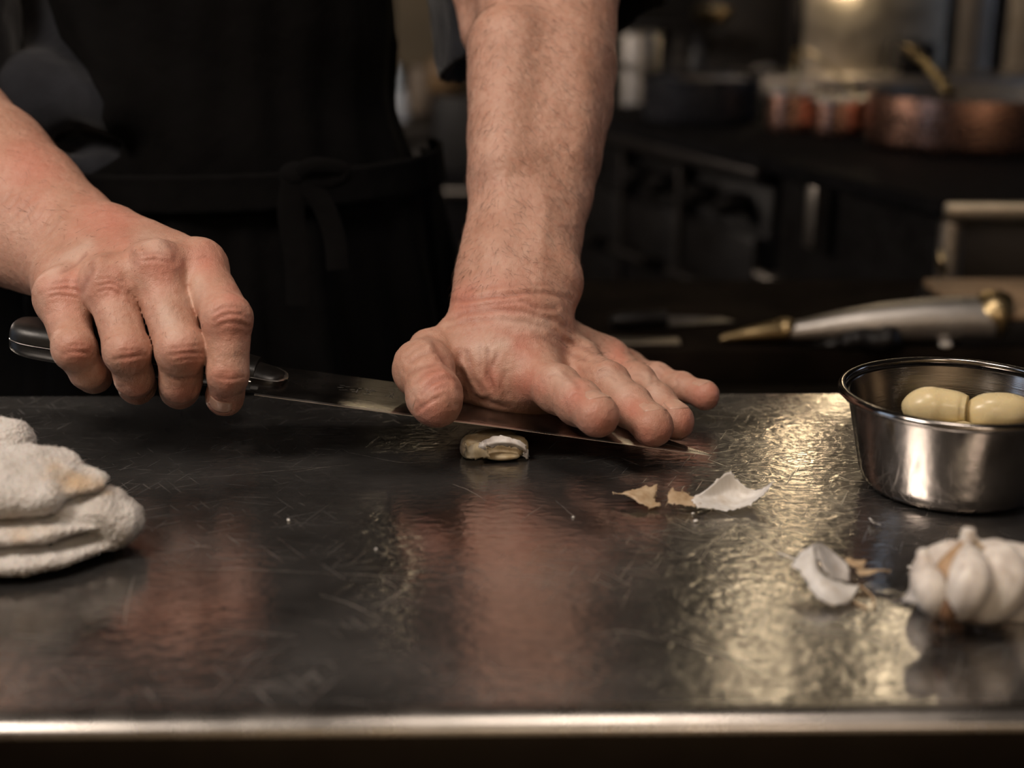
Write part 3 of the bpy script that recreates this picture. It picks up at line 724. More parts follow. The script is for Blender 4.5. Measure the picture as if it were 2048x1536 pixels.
for f, dv in (('i', (.25, -.25, 1)), ('m', (.25, -.25, 1)), ('r', (.2, -.2, 1)), ('p', (0, -.1, 1))):
    q = FF[f]; nail(SF, J(*q[2][:3]), J(*q[3][:3]), dv, q[3][3], .0110 if f != 'p' else .009, .78, .64)
nail(SF, J(848, 738, .676), J(870, 805, .650), (-1, -.35, .25), .012, .013, .8, .6)
q = GF['i']; nail(SG, J(*q[2][:3]), J(*q[3][:3]), (0, -1, .1), q[3][3], .0085, .80, .95)

# ---- arm hair
def hairs():
    V, F = [], []
    def grow(Vb, Qb, test, n, direc, L, seed):
        r = np.random.default_rng(seed); N = normals(Vb, Qb); px, _ = to_px(Vb)
        D = np.array([0, 0, CAMZ]) - Vb; fac = (N * D).sum(1) / np.linalg.norm(D, axis=1)
        ok = np.where(test(px, fac, Vb))[0]; ok = r.choice(ok, min(n, len(ok)), replace=False)
        for i in ok:
            p, nn = Vb[i], N[i]; d = direc(px[i]) + r.normal(0, .35, 3); d -= nn * (d @ nn); d /= np.linalg.norm(d) + 1e-9
            l = L * r.uniform(.45, 1.25); s = np.cross(d, nn); b = len(V); cur = r.normal(0, .25)
            for k in range(4):
                t = k / 3; c = p + d * (l * t) + nn * (l * (.42 * t - .30 * t * t) - .0002) + s * (l * cur * t * t)
                w = 0.000062 * (1 - .75 * t)
                for a in range(3): V.append(c + s * (w * math.cos(2.094 * a)) + nn * (w * math.sin(2.094 * a)))
                if k:
                    for a in range(3): e = b + 3 * k; F.append((e - 3 + a, e - 3 + (a + 1) % 3, e + (a + 1) % 3, e + a))
    down = lambda px: np.array([.75, -.35, -.75]) if px[0] > 1000 else np.array([-.35, -.35, -.75])
    grow(BV[0], BQ[0], lambda p, f, v: (f > -.15) & (p[:, 1] < 590) & (p[:, 1] > -20), 1900, down, .0068, 3)
    grow(BV[0], BQ[0], lambda p, f, v: (f > -.1) & (p[:, 1] > 590) & (p[:, 1] < 735) & (p[:, 0] > 1040 + (p[:, 1] - 590) * .8), 150, lambda q: np.array([.9, -.2, -.3]), .0055, 4)
    grow(BV[0], BQ[0], lambda p, f, v: (f > -.2) & (p[:, 0] > 1190) & (p[:, 0] < 1320) & (p[:, 1] < 752), 45, lambda q: np.array([.6, .3, .4]), .0050, 5)
    grow(BV[1], BQ[1] - len(BV[0]), lambda p, f, v: (f > -.15) & (p[:, 0] < 200) & (p[:, 1] < 480), 420, lambda q: np.array([.75, -.3, -.5]), .0070, 6)
    grow(BV[1], BQ[1] - len(BV[0]), lambda p, f, v: (f > .2) & (((p[:, 1] > 600) & (p[:, 1] < 690) & (p[:, 0] < 420)) | ((p[:, 1] > 480) & (p[:, 1] < 540) & (p[:, 0] < 320))), 130, lambda q: np.array([-.2, -.3, -.9]), .0028, 7)
    o = pydata('arm_hair', V, F, M_HAIR, chef, False); o['kind'] = 'stuff'
hairs()
# ---------------------------------------------------------------- clothes
def jacket_solid():
    S = Solid((-0.60, 0.78, -0.16), (0.12, 1.24, 0.70), 0.0042)
    c = lambda z, x=-.21, y=1.02: (x, y, z)
    S.ell(c(-.02, -.22), (.170, .126, .17), .05); S.ell(c(.16), (.121, .110, .22), .05); S.ell(c(.42), (.172, .126, .22), .05)
    for s in (-1, 1): S.cap((-.21 + s * .06, 1.02, .54), (-.21 + s * .16, 1.01, .51), .070, .074, .04)
    S.cap((-.21, 1.02, .60), (-.21, .995, .655), .064, .066, .02); S.cap((-.21, 1.0, .63), (-.21, .99, .72), .058, .06, 0, None, True)
    k = .012                                                             # slack folds on the side by the gripping arm
    S.cap(J(95, 20, .985), J(120, 150, .95), .022, .020, k); S.cap(J(120, 150, .95), J(70, 200, .925), .020, .026, k)
    S.cap(J(70, 190, .925), J(48, 250, .915), .024, .016, k); S.cap(J(130, 190, .925), J(235, 225, .905), .018, .015, k)
    S.cap(J(110, 260, .92), J(130, 330, .915), .013, .014, k); S.cap(J(130, 315, .915), J(225, 345, .905), .013, .010, k)
    S.cap(J(190, 0, .93), J(245, 160, .905), .010, .008, .008)
    S.cap(J(60, 290, .93), J(170, 285, .905), .010, .010, .008, None, True)
    return S
SJ = jacket_solid(); V, Q = SJ.mesh(2); N = normals(V, Q)
V = V + N * (0.0022 * fbm(V, 22, 4, 31) + 0.0016 * np.abs(fbm(V * np.array([1, 1, 2.2]), 16, 3, 8)))[:, None]
jacket = fastmesh('jacket', V, Q, M_JACKET, chef)
def sleeve(P, R, thick, plane, lo, hi):
    S = Solid(lo, hi, 0.0034); S.chain(P, R, .02)
    n = np.array(plane[1], float); n /= np.linalg.norm(n)
    sl, x, y, z = S.window(S.lo, S.lo + S.h * S.n); p = plane[0]
    wob = 0
    S.F = np.maximum(S.F, ((x - p[0]) * n[0] + (y - p[1]) * n[1] + (z - p[2]) * n[2]).astype(np.float32))
    I = [np.array(q) for q in P]; I[-1] = I[-1] + (I[-1] - I[-2]) * 1.0
    for i in range(len(I) - 1): S.cap(I[i], I[i + 1], R[i] - thick, R[i + 1] - thick, 0, None, True)
    V, Q = S.mesh(1); N = normals(V, Q); V = V + N * (0.0016 * fbm(V, 40, 3, 5) + .002 * fbm(V * np.array([1, 1, .35]), 45, 2, 6))[:, None]
    return fastmesh('sleeve', V, Q, M_JACKET, jacket)
# sleeve over the pressing arm: its hem hangs behind the forearm, lower on the inner side
hemc = J(1108, 78, .955)
sleeve([(-.05, 1.01, .52), (0.005, .995, .37), tuple(hemc + np.array([.004, 0, -.02]))], [.082, .078, .080], .008, (hemc, (.36, -.25, -1)), (-0.16, 0.84, 0.10), (0.16, 1.12, 0.64))
hem2 = J(-205, 165, .905)
sleeve([(-.375, 1.01, .52), (-.388, .975, .36), tuple(hem2 + np.array([0, .01, -.03]))], [.080, .072, .068], .008, (hem2, (-.1, -.5, -1)), (-0.53, 0.80, 0.08), (-0.26, 1.12, 0.64))
# apron: bib, waistband and skirt, sheets that follow the jacket
AC = np.array([-.215, 1.02])
def skirt_r(th, z):
    t = np.clip((.10 - z) / .5, 0, 1); a, b = .152 + .060 * t, .128 + .05 * t
    return 1 / np.sqrt((np.sin(th) / a) ** 2 + (np.cos(th) / b) ** 2)
def surf_r(th, z):
    r = np.linspace(.03, .30, 140); d = np.array([math.sin(th), -math.cos(th)])
    P = np.stack([AC[0] + d[0] * r, AC[1] + d[1] * r, np.full_like(r, z)], 1)
    inside = np.where(SJ.sample(P) < 0)[0]; return r[inside[-1]] if len(inside) else 0.1
def sheet(name, zs, lo, hi, off, fold, parent, mat=None, nth=70, thick=.0016, rr=None):
    V, F = [], []
    for i, z in enumerate(zs):
        a, b = lo(z), hi(z)
        rad = []
        for j in range(nth):
            th = math.radians(a + (b - a) * j / (nth - 1)); rad.append(rr(th, z) if rr else surf_r(th, z))
        rad = np.array(rad)
        for _ in range(6): rad[1:-1] = (rad[:-2] + rad[2:] + 2 * rad[1:-1]) / 4
        for j in range(nth):
            th = math.radians(a + (b - a) * j / (nth - 1)); r = rad[j] + off + fold(th, z)
            V.append((AC[0] + math.sin(th) * r, AC[1] - math.cos(th) * r, z))
    for i in range(len(zs) - 1):
        for j in range(nth - 1): q = i * nth + j; F.append((q, q + nth, q + nth + 1, q + 1))
    o = pydata(name, V, F, mat or M_APRON, parent); m = o.modifiers.new('thick', 'SOLIDIFY'); m.thickness = thick; return o
bl = lambda z: float(np.interp(z, [.08, .11, .128, .155, .178, .21, .30, .42], [-40, -16, -13, -14, -30, -46, -42, -36]))
wr_ = lambda th, z: .0022 * math.sin(9 * th + 30 * z) + .0022 * math.sin(60 * z + 2 * th) + .0015 * math.sin(23 * th - 14 * z)
apron = sheet('apron', np.linspace(.42, .07, 40), bl, lambda z: float(np.interp(z, [.07, .25, .42], [88, 80, 42])), .0125, wr_, chef)
fold_ = lambda th, z: (.0065 * math.sin(11 * th + 1.3 + 2 * z) + .004 * math.sin(23 * th + 4 * z) + .002 * math.sin(41 * th)) * min(1, (.10 - z) / .12 + .1)
sheet('skirt', np.linspace(.098, -.50, 44), lambda z: -108, lambda z: 108, .006, fold_, apron, None, 110, .0018, lambda th, z: max(skirt_r(th, z), (surf_r(th, z) + .002) if z > -.14 else 0))
sheet('waistband', np.linspace(.106, .082, 8), lambda z: -108, lambda z: 108, .0135, lambda th, z: .0008 * math.sin(50 * th), apron, None, 80, .003, lambda th, z: max(skirt_r(th, z), surf_r(th, z)))
kn = J(592, 352, .872); bm = bmesh.new()
bmesh.ops.create_icosphere(bm, subdivisions=3, radius=1.0, matrix=Matrix.Translation(kn) @ Matrix.Diagonal((.011, .007, .009, 1)))
frombm('knot', bm, M_APRON, apron)
for P, w in (([(590, 355, .868), (582, 430, .866), (596, 520, .862), (600, 610, .858)], .0085), ([(596, 355, .868), (640, 400, .866), (668, 470, .864), (676, 540, .860)], .0070)):
    tube('tie', [J(*q) for q in spline(P, 5)], w, M_APRON, apron, 12, ((0, 1, 0), .22))
tube('loop', [J(*q) for q in spline([(592, 352, .868), (630, 330, .862), (690, 342, .866), (660, 362, .866), (598, 356, .868)], 5)], .0050, M_APRON, apron, 10, ((0, 1, 0), .35))
# trousers and shoes, behind the table
S = Solid((-0.42, 0.86, -0.90), (0.0, 1.20, -0.02), 0.008)
S.ell((-.21, 1.025, -.06), (.150, .108, .13), .04)
for s in (-1, 1): S.chain([(-.21 + s * .075, 1.03, -.06), (-.21 + s * .095, 1.035, -.45), (-.21 + s * .10, 1.05, -.85)], [.092, .070, .060], .03)
V, Q = S.mesh(1); fastmesh('trousers', V + normals(V, Q) * (0.003 * fbm(V, 16, 3, 4))[:, None], Q, M_TROUSERS, chef)
for s in (-1, 1):
    S = Solid((-.21 + s * .11 - .08, .80, -.905), (-.21 + s * .11 + .08, 1.16, -.78), 0.006)
    S.cap((-.21 + s * .10, 1.08, -.855), (-.21 + s * .12, .90, -.868), .044, .036, .02, ((0, 0, 1), .9)); S.cap((-.21 + s * .10, 1.06, -.85), (-.21 + s * .10, 1.06, -.79), .046, .05, .02)
    zz = S.window(S.lo, S.lo + S.h * S.n)[3]; S.F = np.maximum(S.F, -(zz + .8995)).astype(np.float32)
    V, Q = S.mesh(1); fastmesh('shoe', V, Q, M_BLACK, chef)
# ---------------------------------------------------------------- garlic
M_PEELED = simple('peeled_garlic', (0.80, 0.66, 0.38), 0.27, 0, 0.06, 60, 0.12, 160, 0.0008, Subsurface_Weight=0.35, Subsurface_Radius=(1, .75, .4), Subsurface_Scale=0.004)
M_SKINW = mat_garlic_skin('white_garlic_skin', (0.58, 0.51, 0.455), (0.86, 0.81, 0.745))
M_PEEL = mat_garlic_skin('white_garlic_paper', (0.74, 0.68, 0.60), (0.92, 0.88, 0.82))
M_GREYSKIN = mat_garlic_skin('grey_garlic_paper', (0.46, 0.42, 0.385), (0.60, 0.56, 0.52))
M_SKINT = mat_garlic_skin('tan_garlic_skin', (0.42, 0.27, 0.15), (0.60, 0.44, 0.28))
M_CUT = mat_garlic_skin('crushed_clove_skin', (0.56, 0.42, 0.23), (0.76, 0.63, 0.43))
def clove(name, P, R, out, mat, parent=None, n=22, inner=0.72, ridge=0.0, seed=1, brown=None, flatcap=False):
    """loft along P with radii R; the side away from `out` is pinched towards a keel"""
    G = spline(np.hstack([np.array(P, float), np.array(R, float)[:, None]]), 6); V, F, A = [], [], []; m = len(G)
    for i, g in enumerate(G):
        c = g[:3]; t = G[min(i + 1, m - 1), :3] - G[max(i - 1, 0), :3]; t /= np.linalg.norm(t)
        u = np.array(out, float); u -= t * (u @ t); u /= np.linalg.norm(u); s = np.cross(t, u)
        for j in range(n):
            a = 2 * math.pi * j / n; ca, sa = math.cos(a), math.sin(a)
            r = g[3] * (1 + ridge * math.sin(7 * a + seed) + ridge * .7 * math.sin(13 * a + 2 * seed))
            w = 1.0 if ca > 0 else 1 - (1 - inner) * min(1, -ca * 1.2)
            V.append(c + u * (r * ca * (1 if ca > 0 else .92)) + s * (r * sa * w)); A.append(i / (m - 1))
    for i in range(m - 1):
        for j in range(n): F.append((i * n + j, i * n + (j + 1) % n, (i + 1) * n + (j + 1) % n, (i + 1) * n + j))
    F.append(tuple(range(n))[::-1]); F.append(tuple((m - 1) * n + j for j in range(n)))
    V = np.array(V); V += (0.00018 * fbm(V, 240, 3, seed))[:, None]
    o = pydata(name, V, F, mat, parent)
    if flatcap: o.data.set_sharp_from_angle(angle=math.radians(55))
    if brown is not None:
        a = o.data.attributes.new('brown', 'FLOAT', 'POINT'); a.data.foreach_set('value', np.array([brown(q) for q in A], np.float32))
    return o
def sheetgrid(name, rows, mat, parent=None, thick=0.0002, jag=0.0006, seed=1, sub=6, wr=0.0003):
    """a thin skin through a grid of control points, with torn edges"""
    R = np.array(rows, float); a = np.stack([spline(r, sub) for r in R]); b = np.stack([spline(a[:, j], sub) for j in range(a.shape[1])], 1)
    h, w = b.shape[:2]; r = np.random.default_rng(seed)
    e = r.normal(0, jag, (h, w, 3)); k = np.zeros((h, w)); k[[0, -1]] = 1; k[:, [0, -1]] = 1
    b = b + e * k[..., None]; b = b + (wr * fbm(b, 220, 3, seed))[..., None] * np.array([.4, .6, .8])
    b[..., 2] = np.maximum(b[..., 2], 0.0003)
    V = b.reshape(-1, 3); F = [(i * w + j, i * w + j + 1, (i + 1) * w + j + 1, (i + 1) * w + j) for i in range(h - 1) for j in range(w - 1)]
    o = pydata(name, V, F, mat, parent); m = o.modifiers.new('thick', 'SOLIDIFY'); m.thickness = thick; m.offset = 0
    return o
# the clove under the blade
cc = onz(992, 917, 0.001)
pc = empty('garlic_clove', (cc[0], cc[1], 0), 'flattened unpeeled garlic clove trapped under the knife blade', 'garlic')
Sg = Solid((-.030, .635, -.002), (.016, .690, .022), .0006)
Sg.cap(J(952, 893, .664), J(1032, 893, .664), .0074, .0062, .002, ((0, 0, 1), .88)); Sg.ell(J(938, 896, .662), (.0042, .006, .0058), .002)
Sg.ell(J(990, 885, .672), (.013, .010, .0066), .002)
Sg.ell(J(1005, 900, .6545), (.0085, .0030, .0022), .001, None, True)            # the split in its side
Sg.ell(J(1003, 912, .6560), (.0090, .0034, .0021), .0012); Sg.cap(J(962, 882, .658), J(975, 900, .656), .0014, .0010, .001, None, True)
sl_, x_, y_, z_ = Sg.window(Sg.lo, Sg.lo + Sg.h * Sg.n)
def blade_z(x): return H0[2] + (T0[2] - H0[2]) * (x - H0[0]) / (T0[0] - H0[0])
Sg.F = np.maximum(np.maximum(Sg.F, z_ - (blade_z(x_) - .0013)), .0003 - z_).astype(np.float32)
V, Q = Sg.mesh(1); N = normals(V, Q); V = V + N * (0.00028 * fbm(V * np.array([.5, 1, 1.6]), 420, 3, 3))[:, None]; V[:, 2] = np.maximum(V[:, 2], .0002)
fastmesh('flesh', V, Q, M_CUT, pc)
sheetgrid('skin_flap', [[J(962, 884, .653), J(990, 872, .655), J(1025, 876, .655), J(1052, 890, .656)], [J(968, 892, .6505), J(995, 884, .651), J(1028, 886, .652), J(1054, 901, .654)], [J(982, 897, .651), J(1005, 891, .652), J(1032, 896, .653), J(1052, 905, .655)]], M_SKINW, pc, .0002, .0003, 3)
sheetgrid('skin_flap', [[J(929, 884, .656), J(931, 893, .654), J(929, 912, .654)], [J(935, 893, .652), J(938, 902, .650), J(940, 917, .650)], [J(948, 888, .650), J(956, 900, .648), J(964, 916, .649)], [J(966, 884, .651), J(972, 894, .649), J(980, 915, .649)]], M_CUT, pc, .0003, .0003, 4)
sheetgrid('skin_flap', [[J(1048, 900, .655), J(1056, 898, .658), J(1058, 903, .662)], [J(1046, 908, .654), J(1055, 908, .656), J(1057, 912, .660)], [J(1048, 914, .654), J(1054, 919, .655), J(1056, 916, .659)]], M_SKINW, pc, .0002, .0003, 5)
sheetgrid('skin_flap', [[J(958, 888, .650), J(966, 884, .650), J(974, 888, .650)], [J(957, 894, .6485), J(966, 892, .648), J(972, 895, .649)], [J(962, 902, .649), J(968, 901, .6485), J(976, 899, .6495)]], M_SKINW, pc, .0003, .0003, 6)

# torn skins on the table
s1 = sheetgrid('garlic_skin', [[J(1388, 998, .594), J(1422, 972, .600), J(1459, 943, .606), J(1476, 962, .606), J(1512, 982, .602), J(1547, 963, .597)],
                               [J(1384, 1000, .591), J(1428, 992, .600), J(1462, 978, .606), J(1488, 988, .605), J(1515, 990, .600), J(1542, 970, .596)],
                               [J(1390, 1006, .588), J(1425, 1008, .592), J(1460, 1008, .597), J(1490, 1004, .597), J(1516, 995, .595), J(1538, 977, .594)],
                               [J(1396, 1014, .586), J(1425, 1018, .587), J(1460, 1021, .5865), J(1488, 1015, .588), J(1514, 1000, .590), J(1534, 982, .592)]], M_PEEL, None, .00022, .0003, 2, 6)
tag(s1, 'largest torn white garlic skin, cupped with a peak, before the knife tip', 'garlic skin', 'torn garlic skins')
s2 = sheetgrid('garlic_skin', [[J(1332, 1010, .592), J(1342, 980, .599), J(1356, 984, .600)], [J(1350, 1010, .590), J(1362, 990, .597), J(1370, 984, .600)], [J(1372, 1012, .589), J(1380, 998, .595), J(1385, 990, .599)], [J(1395, 1012, .588), J(1402, 1000, .594), J(1405, 990, .597)]], M_SKINT, None, .0002, .0006, 9, 6, .0006)
tag(s2, 'small ragged tan garlic skin touching the left side of the cupped white one', 'garlic skin', 'torn garlic skins')
s3 = sheetgrid('garlic_skin', [[J(1226, 984, .603), J(1240, 987, .601), J(1254, 981, .602), J(1285, 975, .604), J(1315, 970, .606)], [J(1226, 985, .603), J(1241, 988, .600), J(1258, 985, .599), J(1286, 988, .599), J(1313, 984, .602)], [J(1228, 986, .602), J(1244, 988, .600), J(1268, 992, .596), J(1288, 1000, .594), J(1310, 1000, .597)], [J(1230, 986, .602), J(1250, 988, .600), J(1280, 1006, .592), J(1298, 1016, .5905), J(1322, 1011, .592)]], M_SKINT, None, .0002, .0004, 12, 6)
tag(s3, 'small brown-edged garlic skin with a thin curled tail, left of the cupped one', 'garlic skin', 'torn garlic skins')
s4 = sheetgrid('garlic_skin', [[J(1584, 1130, .512), J(1600, 1108, .518), J(1624, 1090, .524), J(1630, 1096, .524)], [J(1598, 1142, .506), J(1610, 1126, .509), J(1626, 1114, .512), J(1636, 1118, .514)], [J(1614, 1166, .5005), J(1626, 1152, .5015), J(1638, 1144, .505), J(1650, 1150, .510)],
                               [J(1632, 1190, .495), J(1648, 1180, .4945), J(1668, 1172, .498), J(1690, 1166, .506)], [J(1654, 1207, .4915), J(1674, 1211, .491), J(1700, 1202, .4945), J(1719, 1171, .502)]], M_PEEL, None, .00022, .0003, 22, 6)
tag(s4, 'cupped white garlic skin nearest the camera, left of the bulb', 'garlic skin', 'torn garlic skins')
s5 = sheetgrid('garlic_skin', [[J(1630, 1084, .519), J(1650, 1092, .522), J(1666, 1104, .521)], [J(1636, 1112, .5105), J(1662, 1114, .517), J(1688, 1122, .516)], [J(1646, 1136, .5055), J(1672, 1136, .512), J(1698, 1142, .511)], [J(1662, 1158, .5025), J(1680, 1160, .506), J(1698, 1164, .507)]], M_GREYSKIN, None, .00022, .0002, 24, 6)
tag(s5, 'thin grey translucent garlic skin standing inside the nearest white skin', 'garlic skin', 'torn garlic skins')
s6 = sheetgrid('garlic_skin', [[J(1690, 1116, .524), J(1710, 1120, .524), J(1732, 1120, .524)], [J(1694, 1124, .521), J(1712, 1127, .520), J(1730, 1126, .522)], [J(1700, 1130, .519), J(1716, 1138, .517), J(1722, 1142, .517)]], M_SKINT, None, .0003, .0003, 31, 5)
tag(s6, 'curled brown dry scrap behind the nearest white garlic skin', 'garlic skin', 'torn garlic skins')
s7 = sheetgrid('garlic_skin', [[J(1712, 1140, .516), J(1740, 1140, .516), J(1762, 1140, .516), J(1782, 1141, .515)], [J(1716, 1146, .512), J(1738, 1142, .515), J(1762, 1142, .514), J(1782, 1142, .514)], [J(1722, 1152, .511), J(1740, 1150, .512), J(1760, 1144, .514), J(1781, 1143, .514)]], M_SKINT, None, .0003, .0002, 33, 5)
tag(s7, 'pale brown pointed dry scrap between nearest white skin and garlic bulb', 'garlic skin', 'torn garlic skins')
tag(tube('garlic_fibre', [onz(x, y, .0006) for x, y in spline([(1556, 1106), (1574, 1112), (1592, 1120)], 5)], [.0003] * 11, M_PEEL), 'fine dry fibre sticking out left of the nearest white garlic skin', 'garlic fibre')
tag(tube('garlic_fibre', [onz(x, y, .0007) for x, y in spline([(1718, 1170), (1740, 1188), (1748, 1202), (1746, 1218)], 5)], [.0004] * 16, M_SKINT), 'bent dry fibre on the right of the nearest white garlic skin', 'garlic fibre')
tag(tube('garlic_fibre', [onz(x, y, .0007) for x, y in spline([(1702, 1200), (1720, 1210), (1738, 1216)], 5)], [.0005] * 11, M_SKINT), 'short dry fibre under the right edge of the nearest white garlic skin', 'garlic fibre')
s8 = sheetgrid('garlic_skin', [[onz(1738, 1036, .002), onz(1744, 1040, .003)], [onz(1742, 1044, .001), onz(1748, 1046, .002)], [onz(1756, 1050, .001), onz(1760, 1050, .001)]], M_PEEL, None, .0003, .0003, 41, 4)
tag(s8, 'tiny forked white garlic scrap in front of the steel bowl', 'garlic skin', 'torn garlic skins')
for (x, y, r), l in zip([(1392, 1042, .0010), (1386, 1027, .0007), (577, 1040, .0008), (1146, 1034, .0006), (752, 1098, .0006)], ['white garlic crumb on the table just below the cupped white skin', 'white garlic speck hanging under the cupped white skin', 'lone white speck on bare steel to the right of the towel', 'white speck on the table below the trapped clove', 'faint white speck on the steel in the middle of the table']):
    bm = bmesh.new(); p = onz(x, y, r * .7)
    bmesh.ops.create_icosphere(bm, subdivisions=2, radius=r, matrix=Matrix.Translation(p) @ Matrix.Rotation(x, 4, 'Z') @ Matrix.Diagonal((1.25, .8, .7, 1)))
    for v in bm.verts: v.co += Vector((random.gauss(0, r * .1), random.gauss(0, r * .1), 0))
    tag(frombm('garlic_crumb', bm, M_PEEL), l, 'crumb', 'garlic crumbs')

M_ROOT = simple('garlic_root', (0.13, 0.065, 0.03), .7, 0, .3, 300, .5, 700)
# the broken bulb
rt = onz(1886, 1236, .004); st = J(1934, 1070, .490)
bulb = empty('garlic_bulb', (rt[0] + .01, rt[1] + .012, 0), 'opened white garlic bulb standing on its root, cloves showing, right of the skins', 'garlic')
br = lambda q: max(0, 1 - q / .16) * .9 + max(0, (q - .86) / .14) * .55
def bc(P, R, out, mat, seed, b=br, ridge=.03): return clove('clove', P, R, out, mat, bulb, 24, .70, ridge, seed, b)
bc([J(1896, 1230, .474), J(1918, 1210, .4690), J(1936, 1172, .4680), J(1938, 1132, .4735), J(1936, 1104, .481), J(1935, 1086, .487)], [.0026, .0060, .0084, .0070, .0034, .0014], (.25, -1, .1), M_SKINW, 1)
bc([J(1890, 1220, .479), J(1893, 1190, .479), J(1902, 1155, .480), J(1916, 1120, .483), J(1930, 1088, .488)], [.0026, .0052, .0066, .0050, .0014], (-.4, -1, .1), M_SKINT, 2, lambda q: .35 + .5 * abs(q - .4))
bc([J(1876, 1230, .473), J(1864, 1200, .470), J(1856, 1166, .4735), J(1850, 1134, .480), J(1846, 1102, .486)], [.0024, .0056, .0064, .0036, .0022], (-.7, -1, 0), M_SKINW, 3, lambda q: max(0, (q - .55)) * 1.2 * (q < .85) + max(0, 1 - q / .12) * .6)
bc([J(1922, 1230, .479), J(1966, 1206, .4755), J(1996, 1164, .478), J(1988, 1124, .484), J(1958, 1098, .490), J(1940, 1084, .492)], [.0030, .0092, .0118, .0096, .0044, .0014], (.7, -.8, 0), M_SKINW, 4)
bc([J(1940, 1226, .488), J(2020, 1206, .490), J(2056, 1164, .492), J(2030, 1130, .494), J(1975, 1102, .494), J(1945, 1086, .494)], [.0034, .0100, .0115, .0092, .0040, .0014], (1, -.2, 0), M_SKINW, 5)
bc([J(1885, 1215, .490), J(1872, 1180, .494), J(1876, 1144, .497), J(1902, 1112, .497), J(1930, 1088, .494)], [.0034, .0085, .0096, .0070, .0016], (-1, .4, 0), M_SKINW, 6)
bc([J(1910, 1205, .500), J(1930, 1170, .510), J(1940, 1138, .512), J(1940, 1110, .508), J(1937, 1086, .496)], [.0034, .0095, .0102, .0078, .0016], (0, 1, 0), M_SKINW, 7)
clove('stem', [J(1934, 1100, .4895), J(1935, 1086, .490), J(1936, 1072, .490), J(1937, 1058, .490)], [.0050, .0036, .0028, .0022], (0, -1, 0), M_SKINW, bulb, 16, 1, .08, 3, lambda q: .5 * (abs(q - .35) < .2))
sheetgrid('outer_skin', [[J(1944, 1078, .488), J(1990, 1096, .492), J(2040, 1118, .496), J(2080, 1140, .496)], [J(1948, 1084, .484), J(1990, 1104, .483), J(2042, 1130, .486), J(2080, 1150, .488)], [J(1952, 1092, .482), J(1994, 1112, .479), J(2044, 1142, .481), J(2078, 1164, .484)]], M_SKINT, bulb, .0002, .0003, 51)
sheetgrid('outer_skin', [[J(1802, 1204, .476), J(1822, 1170, .478), J(1840, 1132, .484), J(1846, 1112, .488)], [J(1830, 1206, .469), J(1838, 1176, .470), J(1846, 1146, .476), J(1850, 1120, .482)], [J(1868, 1224, .469), J(1866, 1200, .4665), J(1860, 1170, .4675), J(1856, 1142, .474)]], M_SKINW, bulb, .0002, .0002, 52)
rc_ = J(1892, 1222, .4668); rp = clove('root_plate', [rc_ + np.array([-.0003, -.0002, -.0030]), rc_ + np.array([0, -.0006, -.0010]), rc_ + np.array([.0004, .0004, .0022]), rc_ + np.array([.0009, .0016, .0050])], [.0020, .0034, .0036, .0022], (0, -1, 0), M_ROOT, bulb, 20, 1, .10, 8, lambda q: .9)
for i in range(7):
    a = -2.6 + i * .38; p = rt + np.array([.004 * math.cos(a), -.0015 + .004 * math.sin(a), 0])
    tube('root_hair', [p + np.array([0, 0, .003]), p + np.array([.001 * math.cos(a), .0012 * math.sin(a), 0]), p + np.array([.003 * math.cos(a), .0026 * math.sin(a), -.0030])], [.0007, .0006, .0003], M_ROOT, bulb, 6)
tag(tube('garlic_fibre', [onz(x, y, .0008) for x, y in spline([(1888, 1240), (1890, 1252), (1889, 1262)], 4)], [.0012, .0011, .001, .001, .0012, .0013, .0014, .0012, .0008], M_SKINW, None, 8), 'white shred of skin at the foot of the garlic bulb', 'garlic fibre')
tag(tube('garlic_fibre', [onz(x, y, .0010) for x, y in spline([(1816, 1134), (1824, 1136), (1832, 1142)], 4)], [.0007] * 9, M_SKINW, None, 8), 'small white curl of skin behind the left side of the bulb', 'garlic fibre')

# ---------------------------------------------------------------- steel bowl with peeled cloves
BX, BY = 0.2050, 0.6225
def bowl():
    b = empty('steel_bowl', (BX, BY, 0), 'small round stainless steel bowl of peeled garlic cloves on the table', 'bowl')
    o = [(0, 0.0008), (.030, .0008), (.0345, 0.0002), (.0385, .0012), (.0412, .0042), (.0428, .009), (.0498, .0440)]
    rim = [(.0500 + .0002 + .0021 * (1 + math.cos(a)), .0456 + .0021 * math.sin(a)) for a in np.linspace(-2.2, 2.6, 14)]
    i = [(.0488, .0440), (.0418, .0095), (.0402, .0056), (.0378, .0030), (.034, .0020), (0, .0020)]
    lathe('bowl_wall', o + i, M_BOWL, b, 128, (BX, BY, 0), False, 60)
    lathe('rolled_rim', rim, M_BOWL, b, 128, (BX, BY, 0), True, 60)
    return b
bowl()
def peeled(P, R, out, label, seed, flat=True):
    o = clove('peeled_clove', P, R, out, M_PEELED, None, 26, .80, .012, seed, None, flat)
    return tag(o, label, 'garlic', 'peeled cloves in the bowl')
def off(c, v, s): return tuple(np.array(c) + np.array(v, float) * s)
c1 = J(1868, 816, .632); peeled([off(c1, (-1, .1, -.2), .0138), off(c1, (-1, .1, -.15), .0115), off(c1, (-.9, 0, .1), .0055), off(c1, (.5, -.1, .1), .004), off(c1, (.97, -.22, .03), .0104), off(c1, (.96, -.28, .03), .0146)], [.0020, .0062, .0092, .0093, .0083, .0068], (-.2, -.3, 1), 'peeled clove with a cut end, left one on top in the steel bowl', 3)
c2 = J(1998, 826, .628); peeled([off(c2, (-1, .1, -.3), .0150), off(c2, (-1, .1, -.22), .0122), off(c2, (-1, 0, .05), .006), off(c2, (1, .05, .06), .005), off(c2, (1, .1, 0), .0125), off(c2, (1, .1, -.1), .0160)], [.0022, .0064, .0088, .0090, .0062, .0030], (.1, -.35, 1), 'peeled clove lying level, right one on top in the steel bowl', 5)
